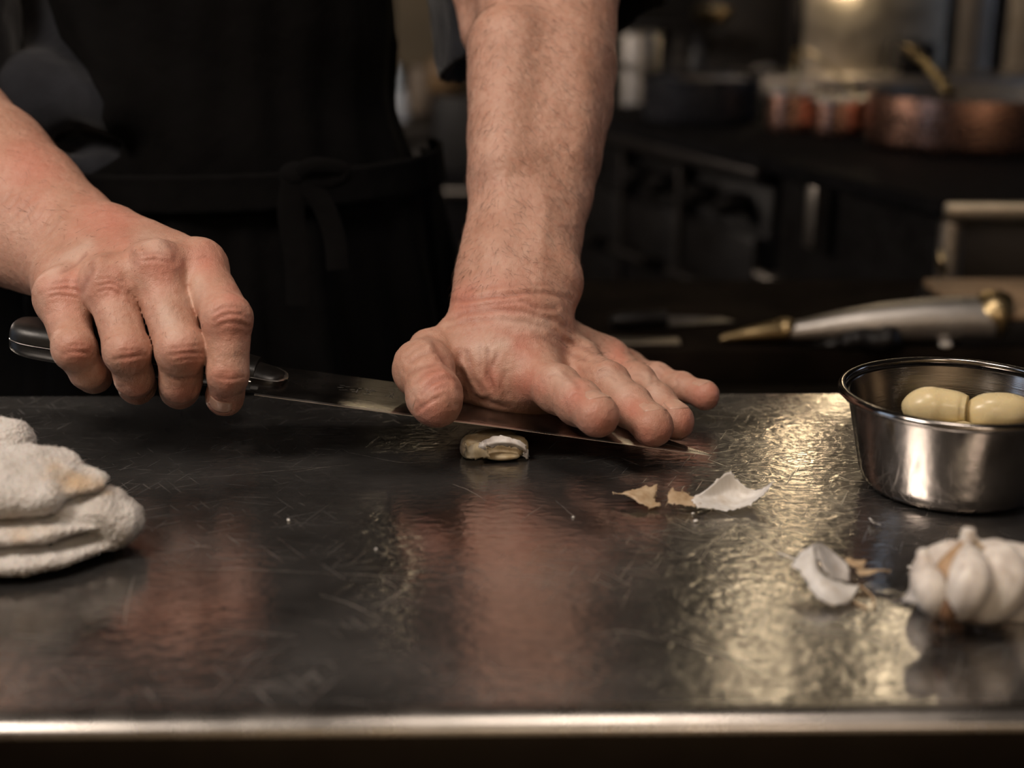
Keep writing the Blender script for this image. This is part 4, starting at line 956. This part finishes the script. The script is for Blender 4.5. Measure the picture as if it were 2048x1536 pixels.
under = [((-.016, -.006, .0125), (1, .3, .1), 'peeled clove under the left top one in the bowl'), ((.018, -.012, .0125), (.6, -.8, 0), 'peeled clove under the right top one in the bowl'), ((-.004, .022, .0120), (1, -.1, .05), 'peeled clove against the back wall inside the bowl'),
         ((.006, -.0265, .0145), (1, .1, .25), 'flat peeled clove low at the front inside the bowl'), ((.024, .014, .012), (.4, 1, 0), 'peeled clove low at the right inside the bowl'), ((-.024, .016, .0115), (.5, -.9, .1), 'peeled clove low at the far left inside the bowl'), ((.004, -.004, .026), (1, -.25, -.25), 'pale clove wedged between the two top cloves in the bowl')]
for i, (c, d, l) in enumerate(under):
    c = np.array([BX, BY, 0]) + np.array(c); d = np.array(d) / np.linalg.norm(d); k = .72 if i in (3, 6) else .92
    peeled([c - d * .0135 * k, c - d * .0110 * k, c - d * .004 * k, c + d * .005 * k, c + d * .0112 * k, c + d * .0150 * k], np.array([.0018, .0055, .0084, .0082, .0050, .0016]) * k, (0, -.3, 1), l, 11 + i, False)

# ---------------------------------------------------------------- folded towel
M_TOWEL = NT('terry_towel')
def _towel(t):
    o = t.co(); c = t.ramp(t.noise(o, 40, 5), [(0.3, (0.56, 0.515, 0.47)), (0.7, (0.72, 0.685, 0.65))])
    c = t.mix(t.math('MULTIPLY', t.attr('stain'), 0.85, True), c, (0.56, 0.36, 0.17))
    v = t.n('TexVoronoi', Vector=o, Scale=620.0)
    h = t.bump(v.outputs['Distance'], 0.7, 0.0012); h = t.bump(t.noise(o, 260, 4, .65), 0.55, 0.0016, h)
    return t.P(Base_Color=c, Roughness=0.95, Normal=h, Sheen_Weight=0.25, Specular_IOR_Level=0.15, Subsurface_Weight=0.08, Subsurface_Scale=0.003)
M_TOWEL = _towel(M_TOWEL)
def towel():
    S = Solid((-.36, .49, -.004), (-.135, .66, .060), .0015); k = .0016; Z = lambda f: ((0, 0, 1), f)
    S.chain([(-.37, .560, .0062), (-.27, .556, .0062), (-.215, .558, .0064), (-.196, .560, .0066)], [.046, .045, .034, .022], k, Z(.145))
    S.chain([(-.37, .556, .0158), (-.26, .556, .0160), (-.215, .560, .0162), (-.196, .562, .0158)], [.041, .039, .031, .022], k, Z(.145))
    S.chain([(-.198, .560, .0185), (-.184, .560, .0172), (-.1765, .560, .0120), (-.180, .560, .0062)], [.0075, .0074, .0066, .0054], .003, ((0, 1, 0), 2.2))   # fold turned over at the end
    S.cap((-.30, .514, .0108), (-.20, .524, .0112), .0016, .0018, .002, None, True)
    S.cap((-.192, .536, .0120), (-.186, .546, .0125), .0022, .0022, .002, None, True)
    T = S.like()
    T.chain([(-.37, .566, .0330), (-.27, .565, .0325), (-.225, .566, .0312), (-.198, .564, .0285)], [.038, .036, .029, .015], k, Z(.21))
    T.chain([(-.33, .540, .0305), (-.24, .541, .0300), (-.206, .546, .0275)], [.0105, .0110, .0085], .006, Z(.72)); S.merge(T, .0010)
    S.chain([(-.37, .528, .0212), (-.26, .529, .0214), (-.232, .532, .0208)], [.0062, .0064, .0052], .0010)
    S.chain([(-.37, .604, .0345), (-.27, .602, .0350), (-.235, .600, .0335)], [.0130, .0128, .0104], .002)
    S.cap((-.222, .530, .0225), (-.192, .545, .0222), .0020, .0016, .002, None, True)
    zz = S.window(S.lo, S.lo + S.h * S.n)[3]; S.F = np.maximum(S.F, .0006 - zz).astype(np.float32)
    V, Q = S.mesh(1); N = normals(V, Q); V = V + np.array([.0155, -.011, 0])
    dz = 0.0013 * fbm(V * np.array([.6, 1, 1.3]), 42, 3, 3) + 0.0008 * fbm(V, 130, 3, 4) + 0.00035 * fbm(V, 420, 2, 5)
    V = V + N * dz[:, None]; V[:, 2] = np.maximum(V[:, 2], .0005)
    o = fastmesh('folded_towel', V, Q, M_TOWEL); tag(o, 'folded off-white terry towel with a yellow stain on the table', 'towel')
    px, _ = to_px(V); wob = 1 + .5 * fbm(V, 160, 3, 6); st = np.zeros(len(V))
    for x, y, r, a in ((150, 962, 40, .9), (110, 935, 22, .6), (195, 968, 26, .6), (40, 1075, 30, .5), (20, 1040, 18, .35), (215, 985, 16, .5), (90, 1060, 24, .3)):
        st = np.maximum(st, a * np.exp(-(np.linalg.norm((px - (x, y)) * (1, 1.7), axis=1) / (r * wob)) ** 2))
    a = o.data.attributes.new('stain', 'FLOAT', 'POINT'); a.data.foreach_set('value', (st * (N[:, 1] < .3)).astype(np.float32))
    r = np.random.default_rng(5); ok = np.where((N[:, 1] < .5) & (V[:, 2] > .002) & (px[:, 0] > -40))[0]; W_, F_ = [], []
    for i in r.choice(ok, min(3600, len(ok)), replace=False):
        p, n = V[i], N[i]; d = n + r.normal(0, .55, 3); d /= np.linalg.norm(d); l = r.uniform(.0004, .0012); b = len(W_)
        s = np.cross(d, (0.3, .5, .8)); s /= np.linalg.norm(s); u = np.cross(d, s); bend = r.normal(0, .4, 3)
        for q in range(3):
            t = q / 2; c = p + d * (l * t) + bend * (l * .5 * t * t); w = .00012 * (1 - .45 * t)
            for a_ in range(3): W_.append(c + s * (w * math.cos(2.094 * a_)) + u * (w * math.sin(2.094 * a_)))
            if q:
                for a_ in range(3): e = b + 3 * q; F_.append((e - 3 + a_, e - 3 + (a_ + 1) % 3, e + (a_ + 1) % 3, e + a_))
    W_ = np.array(W_); W_[:, 2] = np.maximum(W_[:, 2], .0003)
    f = pydata('terry_pile', W_, F_, M_TOWEL, o, False); f['kind'] = 'stuff'
towel()
# ---------------------------------------------------------------- the kitchen behind
def X_(px, Y, z=0.0): return at(px, 300, Y)[0] if False else (px - 1024.0) / FPX * (Y * _cp + (CAMZ - z) * _sp)
def Z_(py, Y): return at(1024, py, Y)[2]
def bxpx(name, x0, x1, y0, y1, Y, depth, mat, parent=None, bev=.004):
    """a box whose front face, at depth Y, spans those sight lines"""
    z1, z0 = Z_(y0, Y), Z_(y1, Y); zm = (z0 + z1) / 2
    return boxo(name, (X_(x0, Y, zm), Y, z0), (X_(x1, Y, zm), Y + depth, z1), mat, parent, bev)
M_COUNTER = simple('dark_counter', (0.010, 0.007, 0.005), 0.75, 0, .3, 20, .2, 150, Specular_IOR_Level=0.03)
# rear counter just behind the prep table, lower than it
YB, ZB = 1.12, Z_(700, 1.12)
rc = empty('rear_counter', (.55, 1.2, ZF), 'low dark steel counter just behind the prep table, tools lying on it', 'counter')
boxo('countertop', (.02, YB, ZB - .03), (.98, YB + .26, ZB), M_COUNTER, rc, .003)
boxo('front', (.03, YB + .01, ZF + .1), (.97, YB + .03, ZB - .03), M_BLACK, rc, .002)
for x in (.05, .95):
    for y in (YB + .03, YB + .23): boxo('leg', (x - .02, y - .02, ZF), (x + .02, y + .02, ZB - .03), M_DKSTEEL, rc, .002)
# long tapered steel tool with brass ends
def steel_tool():
    Y = YB + .022
    t = empty('tapered_tool', tuple(J(1700, 690, Y)), 'long tapered steel tool with brass tip and brass end on the rear counter', 'tool')
    def ring(x, y0, y1): c = J(x, (y0 + y1) / 2, Y); r = (Z_(y0, Y) - Z_(y1, Y)) / 2; return c, r
    def seg(name, data, mat, n=40):
        bm = bmesh.new(); P, R = [], []
        for x, a, b in data: c, r = ring(x, a, b); c[2] = ZB + r + .0005; P.append(c); R.append(r)
        sweep(bm, P, R, n, ((0, 0, 1), 1.0)); return frombm(name, bm, mat, t, True, 50)
    seg('brass_tip', [(1440, 690, 701), (1452, 684, 701), (1500, 670, 701), (1556, 658, 701), (1562, 654, 701), (1574, 653, 701), (1577, 657, 701)], M_BRASS)
    seg('shaft', [(1577, 662, 701), (1610, 655, 700), (1680, 638, 700), (1760, 624, 700), (1840, 614, 700), (1920, 610, 700), (1976, 609, 700)], M_TIN)
    seg('brass_end', [(1974, 604, 701), (1978, 598, 701), (1990, 597, 701), (1996, 602, 701)], M_BRASS)
steel_tool()
# a crumpled dark cloth in front of it
S = Solid((.20, YB - .02, ZB - .01), (.44, YB + .10, ZB + .05), .002)
P = [J(x, y, YB + .008) for x, y in ((1620, 698), (1660, 694), (1700, 684), (1740, 678), (1775, 674), (1792, 690))]
S.chain(P, [.004, .006, .0075, .0085, .0105, .006], .006)
zz = S.window(S.lo, S.lo + S.h * S.n)[3]; S.cap(P[3] + np.array([0, -.006, -.003]), P[4] + np.array([0, -.006, -.004]), .009, .009, .006)
S.F = np.maximum(S.F, (ZB + .0008) - zz).astype(np.float32)
V, Q = S.mesh(1); V = V + normals(V, Q) * (0.0024 * fbm(V, 70, 3, 3))[:, None]; V[:, 2] = np.maximum(V[:, 2], ZB + .0006)
tag(fastmesh('crumpled_cloth', V, Q, M_BLACK), 'crumpled black cloth lying in front of the tapered steel tool', 'cloth')
# dark handled knife and pale slip at the left end of the counter
kn2 = empty('dark_knife', tuple(J(1310, 690, YB + .06)), 'dark knife lying flat on the rear counter behind the fingertips', 'knife')
bm = bmesh.new(); p0, p1 = J(1220, 688, YB + .06), J(1330, 682, YB + .07); p0[2] = p1[2] = ZB + .009
sweep(bm, [p0, p0 * .8 + p1 * .2, p0 * .3 + p1 * .7, p1], [.006, .0085, .0075, .0085], 16, ((0, 0, 1), .9)); frombm('handle', bm, M_BLACK, kn2, True, 50)
pydata('blade', [J(1330, 690, YB + .066) * [1, 1, 0] + [0, 0, ZB + .002], J(1330, 678, YB + .075) * [1, 1, 0] + [0, 0, ZB + .009], J(1440, 690, YB + .085) * [1, 1, 0] + [0, 0, ZB + .005], J(1470, 696, YB + .08) * [1, 1, 0] + [0, 0, ZB + .002]], [(0, 1, 2, 3)], M_DKSTEEL, kn2, False).modifiers.new('thick', 'SOLIDIFY').thickness = .0015
bxs = onz(1295, 696, ZB); o = boxo('steel_strip', (bxs[0] - .035, YB + .012, ZB), (bxs[0] + .028, YB + .030, ZB + .003), M_DKSTEEL, None, .001); tag(o, 'thin pale steel strip on the rear counter beside the dark knife', 'strip')
tr = empty('shallow_tray', (X_(2040, 1.10), 1.17, ZB), 'shallow dark tray with a brown top behind the steel bowl', 'tray')
boxo('tray_body', (X_(1932, 1.13), 1.125, ZB), (X_(2230, 1.13), 1.26, ZB + .022), M_BLACK, tr, .003)
boxo('tray_top', (X_(1940, 1.13), 1.128, ZB + .022), (X_(2225, 1.13), 1.255, ZB + .030), simple('brown_board', (0.30, 0.20, 0.12), .45, 0, .25, 14), tr, .003)
for (x, y), l in zip([(1742, 716), (1755, 722), (1890, 712)], ['small pale lump set at the counter edge behind the bowl', 'pale lump just right of another on the counter edge', 'pale lump on the counter edge under the tapered tool']):
    bm = bmesh.new(); p = J(x, 704, YB + .006); p[2] = ZB + .003
    bmesh.ops.create_icosphere(bm, subdivisions=2, radius=.0045, matrix=Matrix.Translation(p) @ Matrix.Diagonal((1.3, .9, .6, 1))); tag(frombm('pale_lump', bm, M_SKINW), l, 'scrap', 'lumps on the counter edge')  # small pale lumps along the counter edge

# range: its long side runs back into the room, a taller unit with a bright rail stands at its near end
rg = empty('kitchen_range', (.6, 1.8, ZF), 'dark steel kitchen range with iron top, copper pans and pots standing on it', 'range')
RX0, RX1, RY0, RY1 = .17, .44, 2.02, 1.40; RE = .33; RB = -.27                                    # far and near ends of the left-hand side
def side(t): return np.array([RX0 + (RX1 - RX0) * t, RY0 + (RY1 - RY0) * t])
dv = side(1) - side(0); dv /= np.linalg.norm(dv); nv = np.array([-dv[1], dv[0]])      # nv points away from the open side
if nv[0] < 0: nv = -nv
M_DKIRON = simple('dark_rail', (.03, .026, .024), .4, .6)
MR = Matrix(((dv[0], nv[0], 0, RX0), (dv[1], nv[1], 0, RY0), (0, 0, 1, 0), (0, 0, 0, 1)))
RL = float(np.linalg.norm(side(1) - side(0)))
def rbox(name, lo, hi, mat, bev=.004, parent=rg): return boxo(name, lo, hi, mat, parent, bev, 0, MR)
rbox('hob', (RB, 0, -.035), (RE, .55, 0), M_IRON, .006)
rbox('carcass', (RB + .01, .02, ZF + .08), (RE - .005, .54, -.035), M_BLACK)
rbox('plinth', (RB + .02, .05, ZF), (RE - .03, .52, ZF + .08), M_BLACK)
rbox('front_rail', (RB, -.010, -.030), (RE, 0, -.014), M_DKIRON, .003)
for a, b in ((RB + .02, -.04), (-.02, .125), (.145, RE - .01)):
    d = rbox('oven_door', (a, .0, -.62), (b, .018, -.10), M_BLACK, .005)
    hb = bmesh.new(); sweep(hb, [MR @ Vector((a + .02, -.03, -.17)), MR @ Vector((b - .02, -.03, -.17))], .007, 14)
    for q in (a + .03, b - .03): sweep(hb, [MR @ Vector((q, .0, -.17)), MR @ Vector((q, -.03, -.17))], .005, 10)
    frombm('oven_handle', hb, M_DKIRON, d, True, 50)
for a in (-.03, .135): rbox('upright', (a - .006, -.004, -.62), (a + .006, .016, -.036), M_DKIRON, .002)
for a in (-.25, -.16, .02, .09, .19, .27):
    kb = bmesh.new(); sweep(kb, [MR @ Vector((a, .01, -.065)), MR @ Vector((a, -.012, -.065)), MR @ Vector((a, -.022, -.065))], [.015, .015, .011], 18); frombm('knob', kb, M_BLACK, rg, True, 45)
nu = empty('steel_cabinet', (.75, 1.5, ZF), 'steel-topped cabinet with a bright front rail at the near end of the range', 'cabinet')
NX, NY = X_(1890, 1.40), 1.40
def prism(name, poly, z0, z1, mat, parent, bev=.003):
    bm = bmesh.new(); a = [bm.verts.new((x, y, z0)) for x, y in poly]; b = [bm.verts.new((x, y, z1)) for x, y in poly]; n = len(poly)
    for i in range(n): bm.faces.new((a[i], a[(i + 1) % n], b[(i + 1) % n], b[i]))
    bm.faces.new(a[::-1]); bm.faces.new(b); bmesh.ops.bevel(bm, geom=bm.edges[:], offset=bev, segments=2, affect='EDGES')
    return frombm(name, bm, mat, parent, True, 40)
e0 = MR @ Vector((RE + .004, 0, 0)); e1 = MR @ Vector((RE + .004, .55, 0))
def plan(m): return [(NX + m, NY + m), (NX + .75 - m, NY + m), (NX + .75 - m, e1.y - m), (e1.x, e1.y - m), (e0.x + m, e0.y)]
prism('cabinet_top', plan(0), -.016, 0, M_IRON, nu); prism('carcass', plan(.02), ZF + .05, -.016, M_BLACK, nu)
boxo('front_rail', (NX - .002, NY - .012, -.018), (NX + .75, NY - .001, .001), M_PANEL, nu, .004)
boxo('upper_panel', (NX + .022, NY, -.095), (NX + .73, NY + .018, -.018), M_BRONZE, nu, .002)
boxo('corner_post', (NX, NY - .004, ZF), (NX + .022, NY + .018, -.018), M_DKSTEEL, nu, .005)
boxo('corner_post', (NX + .73, NY - .004, ZF), (NX + .75, NY + .018, -.018), M_DKSTEEL, nu, .005)
boxo('vertical_bar', (X_(1942, NY, -.2), NY - .012, -.42), (X_(1962, NY, -.2), NY + .01, -.100), M_PANEL, nu, .006)
for i in range(5): boxo('vent_slat', (X_(1972, NY, -.2), NY + .006, -.165 - i * .045), (NX + .72, NY + .022, -.140 - i * .045), M_DKSTEEL, nu, .003)
hb = bmesh.new(); sweep(hb, [MR @ Vector((.365, -.022, -.134)), MR @ Vector((.470, -.022, -.140))], .0065, 14)
for q in (.375, .46): sweep(hb, [MR @ Vector((q, .004, -.137)), MR @ Vector((q, -.022, -.137))], .005, 10)
frombm('side_handle', hb, M_DKSTEEL, nu, True, 50)
rbox('side_strip', (.432, -.006, -.090), (.450, .003, -.018), M_DKSTEEL, .002, nu)
tube('latch', [J(1885, 500, NY - .012), J(1884, 520, NY - .014), J(1886, 550, NY - .012)], [.004, .005, .004], M_BRASS, nu, 10)

M_POT = simple('dark_enamel_pot', (.024, .024, .028), .26, 0, .15, 20, .1, 80)
M_LINING = mat_steel('dull_tin_lining', (.22, .20, .18), .5)
def pan(name, cx, cy, z, r, h, mat, label, cat, handle=None, group=None, rim=None):
    t = empty(name, (cx, cy, z), label, cat, group); w = .003
    b = lathe('pan_body', [(0, z + .001), (r * .95, z + .001), (r * .985, z + .004), (r, z + .012), (r, z + h), (r - w * .5, z + h)], mat, t, 72, (cx, cy, 0), False, 45)
    lathe('lining', [(r - w * .5, z + h), (r - w, z + h - .001), (r - w, z + .012), (r * .93, z + .006), (0, z + .006)], M_LINING, t, 72, (cx, cy, 0), False, 45)
    if rim: lathe('rim', [(r - .005, z + h - .002), (r + .003, z + h - .002), (r + .003, z + h + .003), (r - .005, z + h + .003)], rim, t, 72, (cx, cy, 0), True, 30)
    if handle:
        P, rad = handle; tube('handle', P, rad, M_BRASS, t, 12, ((0, 0, 1), .6))
        p = Vector(P[-1] if np.linalg.norm(np.array(P[-1])[:2] - (cx, cy)) < np.linalg.norm(np.array(P[0])[:2] - (cx, cy)) else P[0])
    return t
Yp = 1.83; cp = J(1938, 300, Yp); rp_ = (2144 - 1732) / 2 / FPX * (Yp * _cp + .2 * _sp)
zt = .0
hp = [J(1900, 186, Yp - .10), J(1880, 160, Yp - .08), J(1850, 124, Yp - .04), J(1820, 98, Yp), J(1812, 92, Yp + .01)]
pan('copper_saucepan', cp[0], Yp, .001, rp_, Z_(192, Yp - rp_ * .4) - .001, M_COPPER, 'large copper saucepan with brass handle at the near end of the range', 'pan', (hp, [.010, .008, .0075, .010, .006]), 'copper pans on the range')
Yq = 1.99
for (x0, x1, y0), l, hd in (((1532, 1628, 182), 'small copper pan with silver rim beside the dark stockpot', [J(1590, 186, Yq), J(1590, 140, Yq), J(1592, 100, Yq + .03)]), ((1624, 1726, 198), 'small copper pan with silver rim beside the large copper saucepan', [J(1712, 196, Yq - .05), J(1700, 170, Yq - .04), J(1640, 118, Yq - .02), J(1612, 104, Yq)])):
    Yy = Yq if x0 < 1600 else Yq - .05
    r = (x1 - x0) / 2 / FPX * (Yy * _cp + .05); cx = X_((x0 + x1) / 2, Yy)
    pan('copper_pan', cx, Yy, .001, r, Z_(y0, Yy) - .001, M_COPPER, l, 'pan', (hd, [.006, .0045, .004, .006][:len(hd)]), 'copper pans on the range', M_TIN)
Ys = 2.09; r = (1516 - 1280) / 2 / FPX * (Ys * _cp + .05); cx = X_(1398, Ys)
sp_ = pan('stockpot', cx + .004, Ys + .02, .001, r, Z_(158, Ys) - .001, M_POT, 'dark stockpot at the far end of the range', 'pot', None, None, M_POT)
for s in (-1, 1):
    tube('handle', [(cx + .004 + s * (r - .002), Ys + .03, .07), (cx + .004 + s * (r + .022), Ys + .035, .075), (cx + .004 + s * (r + .022), Ys + .065, .075), (cx + .004 + s * (r - .002), Ys + .07, .07)], .005, M_DKSTEEL, sp_, 10)
# what stands at the back wall
def wallpost(x0, x1, Y, label, mat=M_BLACK, z1=1.5): o = boxo('post', (X_(x0, Y, .15), Y, ZF), (X_(x1, Y, .15), Y + .05, z1), mat, None, .003); return tag(o, label, 'post')
pl = empty('wall_panel', (.66, 2.66, ZF), 'bright brushed steel splashback panel behind the range', 'panel')
boxo('steel_sheet', (X_(1612, 2.66, .15), 2.66, -.3), (X_(1896, 2.66, .15), 2.675, .98), M_PANEL, pl, .002); boxo('backing', (X_(1612, 2.66, .15), 2.676, ZF), (X_(1896, 2.66, .15), 2.72, .95), M_BLACK, pl, .002)
wallpost(1580, 1608, 2.66, 'dark post left of the bright steel panel'); wallpost(1899, 1914, 2.66, 'dark post right of the bright steel panel'); wallpost(1992, 2012, 2.66, 'dark post at the far right beyond the tall grey cabinet')
tc = boxo('tall_cabinet', (X_(1916, 2.66, .1), 2.66, ZF), (X_(1984, 2.66, .1), 2.95, 1.3), M_DKSTEEL); tag(tc, 'tall grey steel cabinet between two dark posts', 'cabinet')
tc = boxo('tall_cabinet', (X_(2015, 2.66, .1), 2.66, ZF), (X_(2200, 2.66, .1), 2.95, 1.3), M_PANEL); tag(tc, 'tall pale steel cabinet right of the far right post', 'cabinet')
kl = empty('low_cabinet', (.8, 2.5, ZF), 'dark base cabinet with dim steel ledge along the wall behind the pans', 'cabinet')
boxo('ledge', (X_(1470, 2.5), 2.50, -.02), (X_(2150, 2.5), 2.65, .03), M_DKSTEEL, kl); boxo('carcass', (X_(1475, 2.5), 2.52, ZF), (X_(2140, 2.5), 2.64, -.02), M_BLACK, kl)
cb = boxo('wall_box', (X_(1806, 2.52, .1), 2.52, .031), (X_(1878, 2.52, .1), 2.62, Z_(86, 2.52)), M_BLACK); tag(cb, 'black box unit behind the large copper saucepan', 'box')
br_ = boxo('brown_cabinet', (X_(1420, 2.9, .1), 2.9, ZF), (X_(1580, 2.9, .1), 3.2, 1.35), M_BRONZE); tag(br_, 'tall dim brown cabinet behind the stockpot', 'cabinet')
sh = boxo('wall_shelf', (X_(1225, 2.8, .1), 2.75, Z_(58, 2.75)), (X_(1405, 2.8, .1), 2.89, Z_(44, 2.75)), M_BLACK); tag(sh, 'dark wall shelf behind the pressing arm', 'shelf')
sb = boxo('shelf_bracket', (X_(1322, 2.9, .1), 2.9, ZF), (X_(1340, 2.9, .1), 2.95, Z_(58, 2.9)), M_BLACK); tag(sb, 'dark upright under the wall shelf', 'post')
Yc = 2.55; r = (1322 - 1232) / 2 / FPX * (Yc * _cp); cx = X_(1277, Yc)
cn = empty('steel_canister', (cx, Yc, ZF), 'tall round steel canister just right of the forearm', 'canister')
lathe('canister_body', [(0, -.35), (r, -.35), (r, Z_(78, Yc)), (r * .96, Z_(70, Yc))], M_DKSTEEL, cn, 56, (cx, Yc, 0), False, 40); lathe('lid', [(r * 1.02, Z_(72, Yc)), (r * 1.02, Z_(64, Yc)), (r * .8, Z_(62, Yc)), (0, Z_(62, Yc))], M_PANEL, cn, 56, (cx, Yc, 0), False, 40)
st_ = boxo('low_stand', (cx - .11, 2.44, ZF), (cx + .04, 2.70, -.352), M_BLACK); tag(st_, 'dark low stand under the tall steel canister', 'stand')
for (x0, x1, y0, y1, Y, m, n, l, c) in [(1342, 1368, 70, 148, 2.5, M_BRONZE, 'wooden_mill', 'brown upright mill behind the stockpot', 'mill'), (1370, 1412, 62, 150, 2.48, M_BLACK, 'dark_bottle', 'dark bottle behind the stockpot', 'bottle')]:
    r = (x1 - x0) / 2 / FPX * (Y * _cp); cx = X_((x0 + x1) / 2, Y); zb, zt_ = -.03, Z_(y0, Y); h = zt_ - zb
    tag(lathe(n, [(0, zb), (r, zb), (r, zb + h * .62), (r * .55, zb + h * .78), (r * .5, zb + h * .92), (r * .6, zb + h), (0, zb + h)], m, None, 32, (cx, Y, 0), False, 40), l, c)
bs = boxo('back_counter', (X_(1338, 2.5), 2.42, ZF), (X_(1440, 2.5), 2.58, -.03), M_BLACK); tag(bs, 'dark counter behind the stockpot carrying mill and bottle', 'counter')
gl = lathe('hanging_ladle', [(0, 0), (.022, .004), (.034, .016), (.038, .032), (.035, .032), (.031, .018), (.02, .008), (0, .004)], M_BRASS, None, 32, tuple(J(1425, 52, 2.72)), False, 50); tag(gl, 'gold coloured ladle bowl hanging by the wall shelf', 'ladle')
# left of the forearm
cw = boxo('cream_cupboard', (X_(786, 3.05, .15), 3.05, Z_(136, 3.05)), (X_(1090, 3.05, .15), 3.3, 1.6), M_CREAM); tag(cw, 'cream wall cupboard seen between body and forearm', 'cupboard')
wallpost(764, 780, 3.06, 'dark post beside the cream wall cupboard', M_BLACK)
lc = empty('side_counter', (X_(830, 2.6), 2.7, ZF), 'dim brown counter with dark oven behind the chef, bottles on it', 'counter')
zc = Z_(252, 2.5); boxo('counter_top', (X_(700, 2.5), 2.5, zc - .03), (X_(866, 2.5), 2.95, zc), M_BRONZE, lc)
boxo('recess', (X_(700, 2.5), 2.54, ZF), (X_(820, 2.5), 2.94, zc - .03), M_BLACK, lc); boxo('panel', (X_(820, 2.5), 2.51, ZF), (X_(866, 2.5), 2.94, zc - .03), M_BRONZE, lc)
ov = empty('dark_oven', (X_(905, 2.4), 2.5, ZF), 'black oven block standing between side counter and forearm', 'oven')
zo = Z_(196, 2.4); boxo('oven_body', (X_(867, 2.4), 2.4, ZF + .1), (X_(1010, 2.4), 2.9, zo), M_BLACK, ov); boxo('oven_door', (X_(874, 2.4), 2.385, ZF + .45), (X_(1004, 2.4), 2.4, zo - .12), M_IRON, ov)
tube('oven_handle', [(X_(882, 2.36), 2.36, zo - .15), (X_(996, 2.36), 2.36, zo - .15)], .008, M_DKSTEEL, ov); boxo('foot', (X_(872, 2.4), 2.42, ZF), (X_(1004, 2.4), 2.88, ZF + .1), M_BLACK, ov)
M_GLASS = simple('milky_bottle', (0.50, 0.58, 0.66), 0.25, 0, .08, 20); M_GLASS2 = simple('clear_grey_bottle', (0.40, 0.42, 0.46), 0.2, 0, .08, 20)
def bottle(px, r_px, y0, base_z, Y, mat, label, name='bottle'):
    r = r_px / FPX * (Y * _cp); cx = X_(px, Y); h = Z_(y0, Y) - base_z; t = empty(name, (cx, Y, base_z), label, 'bottle', 'bottles on the side counter')
    lathe('bottle_body', [(0, base_z), (r, base_z), (r, base_z + h * .62), (r * .8, base_z + h * .70), (r * .38, base_z + h * .80), (r * .36, base_z + h * .92), (0, base_z + h * .92)], mat, t, 32, (cx, Y, 0), False, 40)
    lathe('cap', [(0, base_z + h * .92), (r * .44, base_z + h * .92), (r * .44, base_z + h), (0, base_z + h)], M_BLACK, t, 24, (cx, Y, 0), False, 30)
bottle(806, 13, 170, zc, 2.58, M_GLASS2, 'grey bottle in front on the side counter'); bottle(793, 14, 118, zc, 2.75, M_GLASS, 'pale blue bottle behind the grey one on the side counter')
bottle(768, 10, 128, zc, 2.70, simple('amber_glass', (.10, .06, .02), .3), 'amber bottle nearest the chef on the side counter')
jb = lathe('storage_jar', [(0, zc), (.028, zc), (.03, zc + .01), (.03, zc + .065), (.024, zc + .078), (.024, zc + .086), (0, zc + .086)], simple('beige_jar', (.16, .12, .085), .6), None, 32, (X_(848, 2.72), 2.72, 0), False, 40); tag(jb, 'beige jar at the right end of the side counter', 'jar')
jb = lathe('storage_jar', [(0, zo), (.03, zo), (.032, zo + .01), (.032, zo + .045), (.026, zo + .055), (0, zo + .055)], simple('amber_pot', (.14, .08, .03), .5), None, 32, (X_(892, 2.55), 2.55, 0), False, 40); tag(jb, 'amber pot on top of the black oven', 'jar')
bc_ = boxo('bright_cupboard', (X_(-260, 3.0, .2), 3.0, ZF), (X_(60, 3.0, .2), 3.3, 1.5), M_CREAM); tag(bc_, 'cream cupboard glimpsed past the chef at the top left corner', 'cupboard')
# lamps over the range and pass: spots aimed at the prep table, and two small lamps on the steel panel
M_BULB = NT('lamp_bulb').P(Base_Color=(1, .8, .5), Emission_Color=(1.0, 0.76, 0.46), Emission_Strength=LAMP)
M_LENS = NT('spot_lens').P(Base_Color=(1, .85, .6), Emission_Color=(1.0, 0.80, 0.52), Emission_Strength=SPOT)
def spot(x, y, z, r, label):
    t = empty('spot_lamp', (x, y, z), label, 'lamp', 'spot lamps over the pass')
    d = (Vector((0.1, 0.5, 0)) - Vector((x, y, z))).normalized(); M = Matrix.Translation((x, y, z)) @ d.to_track_quat('Z', 'Y').to_matrix().to_4x4()
    lathe('housing', [(0, -r * 2.6), (r * .8, -r * 2.5), (r * 1.12, -r * 1.6), (r * 1.15, r * .12), (r * 1.03, r * .12), (r * 1.03, -r * .1), (0, -r * .1)], M_BLACK, t, 40, M=M, angle=40)
    lathe('lens', [(0, -r * .02), (r * .7, -r * .03), (r * 1.02, -r * .06)], M_LENS, t, 40, M=M)
    q = M @ Vector((0, 0, -r * 1.6)); tube('stem', [q, (q.x, q.y, ZC)], .006, M_BLACK, t, 8)
spot(.425, 2.2, .92, .040, 'spot lamp left of the panel, above the range'); spot(.66, 2.2, .95, .040, 'spot lamp at the right above the range'); spot(-.095, 2.2, .90, .034, 'spot lamp between body and forearm')
def panel_lamp(p, label):
    t = empty('panel_lamp', tuple(p), label, 'lamp', 'small lamps on the steel panel'); bm = bmesh.new()
    bmesh.ops.create_uvsphere(bm, u_segments=20, v_segments=12, radius=.018, matrix=Matrix.Translation(p)); frombm('bulb', bm, M_BULB, t); boxo('bracket', (p[0] - .008, p[1] + .01, p[2] + .012), (p[0] + .008, 2.66, p[2] + .026), M_BLACK, t, .002)
panel_lamp(J(1712, -36, 2.60), 'small lamp low on the steel panel'); panel_lamp((.545, 2.58, .64), 'small lamp high on the steel panel')
